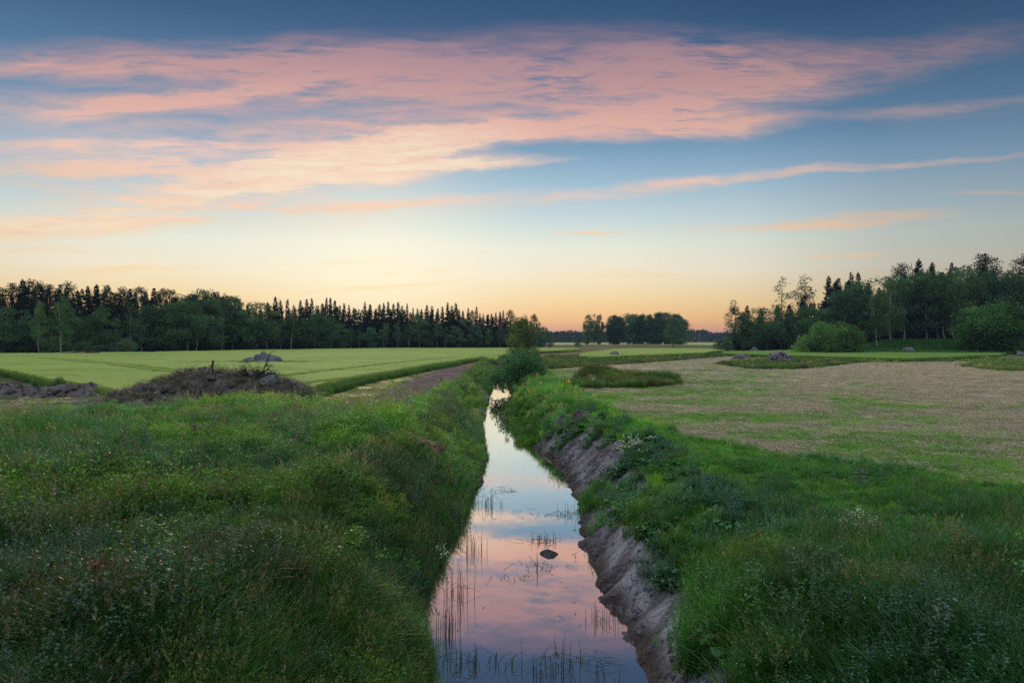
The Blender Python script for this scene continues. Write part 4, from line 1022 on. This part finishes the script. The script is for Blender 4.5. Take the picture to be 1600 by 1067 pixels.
T_WHITE = [t_leafy(580, 14, .25, .35, .6, .07, GRN, (.8, .8, .76), topn=5, topsz=.035)]

def sample(n, y0, y1, u0=-.86, u1=.86, pw=1.6):
    """points spread with density falling with distance as y**-pw*y"""
    q = rng.uniform(0, 1, n); e = 2-pw
    y = (y0**e+(y1**e-y0**e)*q)**(1/e) if abs(e) > 1e-6 else y0*(y1/y0)**q
    return rng.uniform(u0, u1, n)*np.sqrt(y*y+4), y
def tint_of(x, y, amt=.35):
    a = fbm(x*.45, y*.45, 71, 3); b = fbm(x*1.3, y*1.3, 72, 2); t = np.ones((len(x), 3))*(1+amt*2*(b-.5))[:, None]
    w = sstep(.45, .68, a)[:, None]; t = t*(1-w)+t*np.array([1.2, 1.2, .8])*w
    c = sstep(.55, .35, a)[:, None] if False else (1-sstep(.30, .46, a))[:, None]; t = t*(1-c)+t*np.array([.80, .95, 1.25])*c
    return t*rng.uniform(.8, 1.2, len(x))[:, None]
def is_left_meadow(x, y, Z):
    py = HZ+CAM_H*F/y; px = 800+x*F/y
    m = (x < xl(y)-.02) & (y > 0)
    lim = np.interp(px, [-400, 0, 80, 150, 230, 330, 450, 560, 640, 700, 745, 765], [655, 655, 655, 660, 655, 642, 638, 646, 646, 606, 585, 565])
    return m & (py > lim) & ~Z['track'] & ~Z['crop_left']
def meadow():
    x, y = sample(80000, 3.2, 130, pw=1.5); Z = zone_masks(x, y); z = H(x, y); tr = x-xr(y); py = HZ+CAM_H*F/y; px = 800+x*F/y
    left = is_left_meadow(x, y, Z)
    # right bank: everything past the clay face up to the mown field
    clayedge = 1.15+.45*sstep(13, 25, y)-.35*(1-sstep(9, 12, y))+1.5*(fbm(x*.8, y*.8, 51)-.5)-1.2*sstep(29, 34, y)
    right = (tr > clayedge) & ~Z['mown'] & (y < 100)
    hum = Z['isle']; strip = (px > 840) & (y > 86) & (y < 420) & ~Z['mown'] & ~Z['crop_mid'] & ~Z['crop_right'] & ~Z['crop_far'] & (rng.uniform(0, 1, len(x)) < .8)
    sp = fbm(x*.28+5, y*.28, 81, 3); sp2 = fbm(x*.6, y*.6, 83, 3); rnd = rng.uniform(0, 1, len(x)); rs = rng.uniform(0, 6.28, len(x))
    grow = np.clip(.25+1.5*fbm(x*.42, y*.42, 84, 3), .5, 1.4)
    # height: lush by the camera, shorter near the mown edge on the right
    hr = np.where(right, np.interp(py, [560, 620, 700, 760, 840, 1000], [.70, .62, .30, .42, .68, .85]), 1.0)
    hr = np.where(right & (tr < 3.5) & (y > 33), .75, hr)
    hr = np.where(strip & ~left, .55, hr); hr = np.where(hum, .62, hr)
    bank = (x < xl(y)) & (x > xl(y)-2.3); hr = np.where(bank, .8-.25*sstep(18, 30, y), hr)
    sel_all = left | right | hum | strip
    T = tint_of(x, y); dark = np.ones(len(x))
    # dry pinkish grass on the verges farther out
    dry = sstep(.46, .62, fbm(x*.35+9, y*.5, 85, 3))*sstep(30, 50, y)
    T = T*(1-dry[:, None])+T*np.array([1.9, 1.3, 1.15])*dry[:, None]*1.0
    T = np.where((right & (y < 70))[:, None], T*np.array([1.0, 1.2, .85]), T)
    T = T*(.74+.30*sstep(6, 13, y)+1.0*sstep(12, 30, y+4*(sp-.5)))[:, None]*(1+np.array([.22, .04, 0])*sstep(14, 40, y)[:, None])  # foreground shade put into the grass tint; lighter farther from the camera
    tilt = rng.normal(0, .12, (len(x), 2))
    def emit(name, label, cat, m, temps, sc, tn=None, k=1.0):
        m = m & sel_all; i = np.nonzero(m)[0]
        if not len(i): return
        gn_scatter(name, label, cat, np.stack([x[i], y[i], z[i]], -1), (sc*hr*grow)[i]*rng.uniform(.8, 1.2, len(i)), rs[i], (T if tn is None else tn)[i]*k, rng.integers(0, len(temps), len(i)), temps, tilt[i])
    grass_m = rnd < .62+.2*(sp > .55)
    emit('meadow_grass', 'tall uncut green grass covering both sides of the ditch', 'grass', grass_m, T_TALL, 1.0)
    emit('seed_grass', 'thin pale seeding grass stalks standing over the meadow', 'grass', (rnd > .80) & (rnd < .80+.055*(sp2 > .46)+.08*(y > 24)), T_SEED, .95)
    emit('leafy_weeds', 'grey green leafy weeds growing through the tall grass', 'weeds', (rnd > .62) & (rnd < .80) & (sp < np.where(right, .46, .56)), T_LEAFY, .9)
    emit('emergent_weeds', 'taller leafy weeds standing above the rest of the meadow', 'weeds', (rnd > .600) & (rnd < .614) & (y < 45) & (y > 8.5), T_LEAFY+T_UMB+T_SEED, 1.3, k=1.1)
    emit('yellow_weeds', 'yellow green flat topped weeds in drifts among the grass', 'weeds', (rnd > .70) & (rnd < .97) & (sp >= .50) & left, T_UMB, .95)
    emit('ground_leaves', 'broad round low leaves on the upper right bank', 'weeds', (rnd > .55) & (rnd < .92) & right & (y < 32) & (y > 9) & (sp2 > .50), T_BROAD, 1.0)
meadow()
def bankside():
    # weeds on the clay face, sparse
    y = rng.uniform(8, 34, 2600); tr = rng.uniform(.35, 3.0, 2600); x = xr(y)+tr
    m = fbm(x*1.1, y*1.1, 91, 2)+.13*tr > .72; x, y = x[m], y[m]
    n = len(x); temps = T_LEAFY+T_BROAD+T_SHORT
    gn_scatter('bank_weeds', 'small green weeds rooted in the clay face of the right bank', 'weeds', np.stack([x, y, H(x, y)], -1), rng.uniform(.35, .8, n), rng.uniform(0, 6.28, n), tint_of(x, y)*np.array([.9, 1.1, 1.0]), rng.integers(0, len(temps), n), temps)
    # reed-like tufts at the water line
    P = []
    for (yy, t, k) in ((12.4, 1.55, 40), (11.4, 1.75, 50), (10.3, 1.6, 50), (15.1, 1.25, 16), (15.6, 1.3, 16), (19.6, .62, 14), (20.3, .6, 16), (21.0, .65, 10), (34, .05, 60), (36, .1, 70), (38.5, .1, 70), (42, .1, 60), (47, 0, 60), (52, 0, 60), (8.6, 1.4, 60)):
        for q in range(k): P.append((float(np.interp(yy, EY, ER))+t+rng.normal(0, .16*(1+yy/40)), yy+rng.normal(0, .25*(1+yy/25))))
    P = np.array(P); x, y = P[:, 0], P[:, 1]; n = len(x)
    gn_scatter('sedge_tufts', 'bright green sedge tufts along the right water edge', 'grass', np.stack([x, y, np.maximum(H(x, y), WZ-.05)], -1), rng.uniform(.5, .85, n), rng.uniform(0, 6.28, n), tint_of(x, y)*np.array([1.5, 1.35, .85]), rng.integers(0, 4, n), T_TALL)
    # left bank face, thick to the water
    y = np.concatenate([rng.uniform(6, 40, 5200), rng.uniform(40, 120, 3000)]); off = rng.uniform(-.12, 2.4, len(y)); x = xl(y)-off; n = len(x)
    temps = T_TALL+T_SEED[:1]
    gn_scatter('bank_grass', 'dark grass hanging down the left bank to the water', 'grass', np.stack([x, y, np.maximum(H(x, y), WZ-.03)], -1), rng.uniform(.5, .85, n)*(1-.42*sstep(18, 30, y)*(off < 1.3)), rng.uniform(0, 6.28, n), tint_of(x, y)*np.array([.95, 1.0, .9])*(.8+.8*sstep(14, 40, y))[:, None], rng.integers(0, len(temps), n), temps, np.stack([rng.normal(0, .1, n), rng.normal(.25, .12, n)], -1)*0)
bankside()
def short_cover():
    x, y = sample(60000, 8, 165, -.2, .86, pw=1.35); Z = zone_masks(x, y); tr = x-xr(y)
    green = green_band(x, y)
    rnd = rng.uniform(0, 1, len(x)); m = Z['mown'] & (tr > 1.5)
    hay = m & (rnd > green*.85); gr = m & ~hay; gr |= (~Z['mown'] & (tr > 2.0) & (y < 60) & (x > 0) & ~Z['isle'])
    def go(name, label, cat, m, temps, sc, tn):
        i = np.nonzero(m)[0]; gn_scatter(name, label, cat, np.stack([x[i], y[i], H(x[i], y[i])], -1), sc*rng.uniform(.7, 1.3, len(i)), rng.uniform(0, 6.28, len(i)), tn[i], rng.integers(0, len(temps), len(i)), temps)
    T = tint_of(x, y, .25)
    go('mown_hay', 'dry pale straw left lying over the mown field', 'hay', hay, T_STRAW, 1.0+y.mean()*0, (np.ones((len(x), 3))*np.array([1.05, .95, .88]))*rng.uniform(.7, 1.2, len(x))[:, None])
    go('short_grass', 'short bright green regrowth between bank and mown field', 'grass', gr, T_SHORT, .95, T*np.array([1.75, 1.75, .75]))
    # verge and bare ground on the left
    x2, y2 = sample(16000, 26, 120, -.86, 0, pw=1.4); Z2 = zone_masks(x2, y2); m = (Z2['verge'] | Z2['bare']) & ~Z2['track'] & (rng.uniform(0, 1, len(x2)) < .55); m |= (x2 < xl(y2)-2) & ~Z2['track'] & ~Z2['crop_left'] & (rng.uniform(0, 1, len(x2)) < .2)
    x2, y2 = x2[m], y2[m]; n = len(x2); temps = T_SHORT+T_STRAW[:1]
    gn_scatter('verge_grass', 'short yellowing grass beside the soil track and heaps', 'grass', np.stack([x2, y2, H(x2, y2)], -1), rng.uniform(.6, 1.3, n), rng.uniform(0, 6.28, n), tint_of(x2, y2)*np.array([2.1, 1.6, 1.3]), rng.integers(0, 4, n), temps)
short_cover()
def crop_edges():
    P = []
    for e_, keep, wd in ((edge_l, .9, 1.1), (edge_m, .35, .7), (edge_r, .5, .7)):
        e_ = e_[e_[:, 1] < 190]; k = 3 if e_ is edge_l or len(e_) < 400 else 2
        for q in range(k):
            sel = rng.uniform(0, 1, len(e_)) < keep; b = e_[sel].copy(); b[:, 0] += rng.uniform(-.5, .5, len(b))*wd; b[:, 1] += rng.uniform(-.15, .9, len(b)); P.append(b[:, :2])
    P = np.concatenate(P); x, y = P[:, 0], P[:, 1]; n = len(x)
    gn_scatter('crop_edge_stalks', 'upright green cereal stalks along the cut edges of the crops', 'crop', np.stack([x, y, H(x, y, False)], -1), rng.uniform(.8, 1.12, n), rng.uniform(0, 6.28, n), np.ones((n, 3))*np.array([.52, .80, .72])*rng.uniform(.75, 1.2, n)[:, None], rng.integers(0, 3, n), T_CROP)
    x, y = sample(26000, 38, 150, -.86, .1, pw=1.3); Z = inpoly(800+x*F/y, HZ+CAM_H*F/y, CROP_L)
    for tr in TRAM:
        w = [G(a_, b_, .6)[:2] for a_, b_ in tr]; Z &= seg_dist(x, y, w) > 1.5
    x, y = x[Z], y[Z]; n = len(x)
    gn_scatter('crop_ears', 'pale ears standing over the surface of the left crop', 'crop', np.stack([x, y, H(x, y, False)-.02], -1), rng.uniform(.92, 1.06, n), rng.uniform(0, 6.28, n), np.ones((n, 3))*np.array([1.0, 1.0, .95])*rng.uniform(.85, 1.15, n)[:, None], rng.integers(0, 3, n), T_CROP)
crop_edges()

def clods():
    ts = [temp('clod', rock_mesh(800+k, .3, .26, .16, 4, M_SOIL, .3, 2)) for k in range(3)]
    P = []
    for nm in ('soil_heap', 'soil_ridge'):
        me = bpy.data.objects[nm].data; c = np.empty(len(me.vertices)*3, np.float32); me.vertices.foreach_get('co', c); c = c.reshape(-1, 3); c = c[c[:, 2] > .05]
        P.append(c[rng.integers(0, len(c), 300 if nm == 'soil_heap' else 170)])
    x, y = sample(900, 33, 90, -.4, 0, pw=1.5); Z = zone_masks(x, y); m = Z['track']; m &= rng.uniform(0, 1, len(x)) < .35; TC = np.stack([x[m], y[m], H(x[m], y[m])-.03], -1)
    P.append(TC); P = np.concatenate(P); n = len(P); sc_ = rng.uniform(.3, 1.5, n)**1.3; sc_[-len(TC):] *= .4
    gn_scatter('soil_clods', 'loose clods on the soil heaps and the soil track', 'soil', P, sc_, rng.uniform(0, 6.28, n), np.ones((n, 3)), rng.integers(0, 3, n), ts)
    me = bpy.data.objects['soil_heap'].data; c = np.empty(len(me.vertices)*3, np.float32); me.vertices.foreach_get('co', c); c = c.reshape(-1, 3); c = c[c[:, 2] > .1]; c = c[rng.integers(0, len(c), 700)]; n = len(c)
    gn_scatter('root_straw', 'dry roots and turf strands over the big soil heap', 'roots', c+np.array([0, 0, .02]), rng.uniform(.6, 1.3, n), rng.uniform(0, 6.28, n), np.ones((n, 3))*np.array([.5, .45, .42])*rng.uniform(.4, 1.3, n)[:, None], rng.integers(0, 4, n), T_STRAW, rng.normal(0, .5, (n, 2)))
    gx_, gy_, _ = G(411, 574); n = 260; a_ = rng.uniform(0, 6.28, n); q = rng.uniform(.5, 1.1, n); x = gx_+np.cos(a_)*q*4.6; y = gy_+.5+np.sin(a_)*q*1.8
    gn_scatter('dry_grass_ring', 'reddish dry grass skirt around the rock pile in the crop', 'grass', np.stack([x, y, np.zeros(n)+.3], -1), rng.uniform(.7, 1.0, n), rng.uniform(0, 6.28, n), np.ones((n, 3))*np.array([1.6, 1.1, 1.2]), rng.integers(0, 4, n), T_TALL)
    # green slope under the right wood
    x = rng.uniform(60, 150, 9000); y = rng.uniform(158, 192, 9000); m = (x/y > .44) & (x/y < .86); x, y = x[m], y[m]; n = len(x)
    gn_scatter('wood_edge_grass', 'tall green grass on the slope under the birch row', 'grass', np.stack([x, y, H(x, y, False)], -1), rng.uniform(1.0, 1.6, n), rng.uniform(0, 6.28, n), tint_of(x, y)*np.array([1.1, 1.3, 1.0]), rng.integers(0, 4, n), T_TALL)
clods()

def clay_bits():
    mt = rock_mat('clay_crumbs', s(104,100,104), s(126,122,124), s(78,70,66), .5)
    ts = [temp('crumb', rock_mesh(820+k, .16, .13, .08, 5, mt, .25, 2)) for k in range(3)]
    y = rng.uniform(8.5, 34, 2600)**1.0; tr = np.abs(rng.normal(.15, .8, 2600)); x = xr(y)+tr; n = len(x)
    m = (tr < 2.2) & (fbm(x*1.5, y*1.5, 95, 2) > .50); x, y = x[m], y[m]; n = len(x)
    gn_scatter('clay_crumbs', 'crumbled clay lying on the right bank face', 'clay', np.stack([x, y, H(x, y)-.015], -1), rng.uniform(.15, 1.0, n)**1.6, rng.uniform(0, 6.28, n), np.ones((n, 3)), rng.integers(0, 3, n), ts)
    # dense grass on the islands of the mown field and the strip beyond it
    Ps = []
    for poly, n, hs in ((ISLE1, 2600, 1.0), (ISLE2, 4200, .8), (ISLE3, 3000, .6), ([(860,577), (1000,567.5), (1140,556.5), (1235,555), (1130,550), (1100,556), (1010,560.5), (945,564), (905,562), (905,557), (860,556), (840,560)], 9000, .75)):
        a_ = np.array(poly); q = rng.uniform(0, 1, (n*3, 2)); px = a_[:, 0].min()+q[:, 0]*np.ptp(a_[:, 0]); py = a_[:, 1].min()+q[:, 1]*np.ptp(a_[:, 1]); m = inpoly(px, py, poly); px, py = px[m][:n], py[m][:n]
        y = CAM_H*F/(py-HZ); x = (px-800)*y/F; x = x+rng.normal(0, .35, len(x)); y = y+rng.normal(0, .5, len(x)); hh = hs*np.clip(.25+1.5*fbm(x*.6, y*.6, 98, 3), .3, 1.25); kp = rng.uniform(0, 1, len(x)) < .55; Ps.append(np.stack([x, y, H(x, y), hh], -1)[kp])
    P = np.concatenate(Ps); x, y = P[:, 0], P[:, 1]; n = len(x); T = tint_of(x, y, .5)*np.array([1.35, 1.05, 1.1]); d = sstep(.38, .56, fbm(x*.25, y*.25, 97, 3))[:, None]; T = T*(1-d)+T*np.array([2.0, 1.2, 1.4])*d
    gn_scatter('rough_grass', 'uncut rough grass on the islands and strip around the mown field', 'grass', P[:, :3], P[:, 3]*rng.uniform(.8, 1.2, n), rng.uniform(0, 6.28, n), T, rng.integers(0, 4, n), T_TALL)
clay_bits()

# ================================================================== single plants that stand out
def plant(name, label, cat, t, x, y, sc, z=None, rz=0.0, group=None, tint=(1, 1, 1)):
    me = t.data.copy(); 
    ca = me.color_attributes['tone']; c = np.empty(len(ca.data)*4, np.float32); ca.data.foreach_get('color', c); c = c.reshape(-1, 4); c[:, :3] *= np.array(tint); ca.data.foreach_set('color', c.ravel())
    me.materials.clear(); me.materials.append(M_TREELEAF)
    o = obj(name, me, None, (x, y, float(H(x, y)) if z is None else z), rz); o.scale = (sc,)*3; return tag(o, label, cat, group)
W1 = t_leafy(600, 26, .5, .40, .72, .06, GRN, (.85, .85, .82), topn=7, topsz=.035); W2 = t_leafy(601, 14, .30, .35, .6, .06, GRN, (.85, .85, .82), topn=6, topsz=.034)
for (px_, py_, z_, t_, sc, lab) in ((985, 700, .0, W1, 1.5, 'white flowering mayweed clump at the top of the clay bank'), (1336, 850, 0, W2, 1.15, 'small white daisy clump in the right foreground grass'),
                                    (684, 800, -.5, W2, 1.0, 'sparse white flowers at the edge of the left bank')):
    x, y, _ = G(px_, py_, z_); plant('white_flowers', lab, 'flowers', t_, x, y, sc)
D1 = t_leafy(602, 1, .02, 1.05, 1.1, .07, s(92,76,46), s(132,94,52), per=60, topn=30, topsz=.05, asp=.7)
x, y, _ = A(150, 7.2); plant('dock_plant', 'rust orange dock spike in the dark left foreground', 'plant', D1, x, y, 1.0)
x, y, _ = A(62, 7.6); plant('dock_plant', 'brown withered weed left of the rust orange dock', 'plant', t_leafy(603, 5, .2, .8, 1.0, .10, s(96,80,56), s(108,84,58), per=24, topn=14, topsz=.05), x, y, 1.0)
C1 = t_leafy(604, 4, .12, .6, .85, .06, GRN*1.2, (.62, .66, .45), per=18, topn=18, topsz=.028)
for (px_, d, lab) in ((1208, 6.9, 'creamy white flower spike, left of two in the right foreground'), (1240, 7.0, 'creamy white flower spike, right of two in the right foreground')):
    x, y, _ = A(px_, d); plant('flower_spike', lab, 'flowers', C1, x, y, .95)
S1 = t_leafy(605, 5, .12, .9, 1.1, .11, (.26, .32, .27), per=24)
for (px_, d, lab) in ((1345, 15.5, 'tall grey green stalk above the daisy clump'), (1465, 7.0, 'grey green mullein like stalk in the dark right foreground'), (330, 13, 'grey green tall weed in the middle of the left meadow')):
    x, y, _ = A(px_, d); plant('tall_weed', lab, 'plant', S1, x, y, 1.0)
for (px_, d, w_, lab, sd_) in ((648, 21.5, 1.5, 'brown mound of dry grass and soil in the weeds near the ditch', 610), (290, 22, 1.3, 'small brown mound showing in the left meadow', 611)):
    x, y, _ = A(px_, d); rock(lab, x, y, w_*1.15, .66, sd_, m=M_DRY, name='soil_mound', cuts=0, rough=.35)
# bush in front of the soil heap and by the crop corner
for (px_, tp, d, w_, lab) in ((478, 607, 33, .62, 'dark leafy shrub before the right foot of the soil heap'), (95, 588, 45, .5, 'low shrub at the left crop corner behind the soil ridge'), (625, 612, 47, .35, 'little green shrub beside the soil track'), (690, 590, 50, .5, 'dark clump on the bank right of the soil track')):
    tree_px('bush', px_, tp, d, 'shrub', lab, 'shrub', w=w_*1.6)

# reeds and broken stems in the water
def reeds(name, label, x, y, n, h0, h1, seed, bent=0.0, spread=.3, w=.006, tone=(.05, .07, .03), group=None):
    r = np.random.default_rng(seed); a = Acc()
    for k in range(n):
        bx_, by_ = r.normal(0, spread, 2)*np.array([1, .5]); h = r.uniform(h0, h1); az_ = r.uniform(0, 6.28)
        if r.uniform() < bent:
            q = h*r.uniform(.3, .8); L = r.uniform(.2, .6); P = [[bx_, by_, -.05], [bx_, by_, q*.7], [bx_+math.cos(az_)*L*.4, by_+math.sin(az_)*L*.4, q], [bx_+math.cos(az_)*L, by_+math.sin(az_)*L, q*.25]]
        else: P = [[bx_, by_, -.05], [bx_+.01, by_, h*.5], [bx_+math.cos(az_)*.05*h, by_+math.sin(az_)*.05*h, h]]
        v, f = tube(P, np.linspace(w, w*.3, len(P)), 4); a.add(v, f, np.array(tone)*r.uniform(.6, 1.6))
    return tag(obj(name, a.mesh(name, M_WOOD, True), None, (x, y, WZ)), label, 'reeds', group)
for i, (px_, py_, n, h0, h1, be, sp, lab) in enumerate(((745, 1040, 30, .12, .4, .75, .38, 'bent dark reeds in the water at the lower left'), (860, 1050, 20, .2, .65, .35, .26, 'upright reeds in the water at the bottom centre'),
        (905, 1030, 18, .05, .2, .95, .32, 'broken straws lying on the water right of the upright reeds'), (838, 890, 3, .3, .5, .3, .02, 'pair of single stems standing in mid water'), (850, 885, 14, .02, .12, .95, .35, 'floating stems just below the mid ditch stone'),
        (850, 845, 34, .05, .28, .6, .22, 'small reed clump behind the mid ditch stone'), (800, 905, 12, .03, .14, .9, .25, 'few floating stems left of the single stems'), (700, 990, 18, .3, .8, .1, .12, 'thin upright stems along the lower left bank'),
        (712, 930, 18, .3, .8, .15, .14, 'thin upright stems along the left bank, second group'), (735, 860, 18, .25, .7, .15, .16, 'thin upright stems along the left bank, third group'), (765, 790, 18, .2, .6, .4, .22, 'stems along the left bank below the dark stone'), (780, 766, 20, .03, .15, .9, .5, 'floating stems across the water below the left stones'),
        (945, 970, 16, .15, .5, .25, .2, 'stems along the right bank near the bottom'), (905, 800, 18, .1, .4, .5, .25, 'stems at the foot of the right bank sedge'), (860, 805, 24, .02, .10, .95, .6, 'floating stems in mid water above the stone'), (940, 1062, 10, .05, .3, .8, .4, 'reeds at the bottom edge of the water'))):
    x, y, _ = G(px_, py_, WZ); reeds('reed_clump', lab, x, y, n, h0, h1, 700+i, be, sp)

def flotsam():
    r = np.random.default_rng(77); n = 520; y = r.uniform(9.5, 60, n)**1.0; L = np.interp(y, EY, EL); Rr = np.interp(y, EY, ER)
    u = np.where(r.uniform(0, 1, n) < .6, r.beta(1, 6, n), 1-r.beta(1, 7, n)); x = L+.1+(Rr-L-.2)*u
    P = np.stack([x, y, np.full(n, WZ+.006)], -1); D = np.stack([r.normal(size=n), r.normal(size=n), np.zeros(n)], -1)
    v, f = leaves(P, D, r.uniform(.02, .16, n), r, .12, roll=np.tile([0, 0, 1.], (n, 1)))
    tag(obj('floating_debris', mesh('floating_debris', v, f, M_WOOD, None, np.repeat(r.uniform(.05, .30, (n, 1))*np.array([1, .9, .7]), 4, 0))), 'bits of straw and leaf floating on the ditch water', 'debris', None, 'stuff')
flotsam()

# ================================================================== evening air
def haze():
    m, N = mat('evening_haze'); v = N.n('ShaderNodeVolumePrincipled'); N.put(v.inputs['Color'], (.50, .70, .98)); v.inputs['Density'].default_value = HAZE_D; v.inputs['Anisotropy'].default_value = .1
    o = N.n('ShaderNodeOutputMaterial'); N.t.links.new(v.outputs[0], o.inputs['Volume'])
    a = Acc(); box(a, -1900, 1900, -60, 3900, -4, 40); ob = obj('haze', a.mesh('haze', m)); tag(ob, kind='stuff')
HAZE_D = .00016
haze()
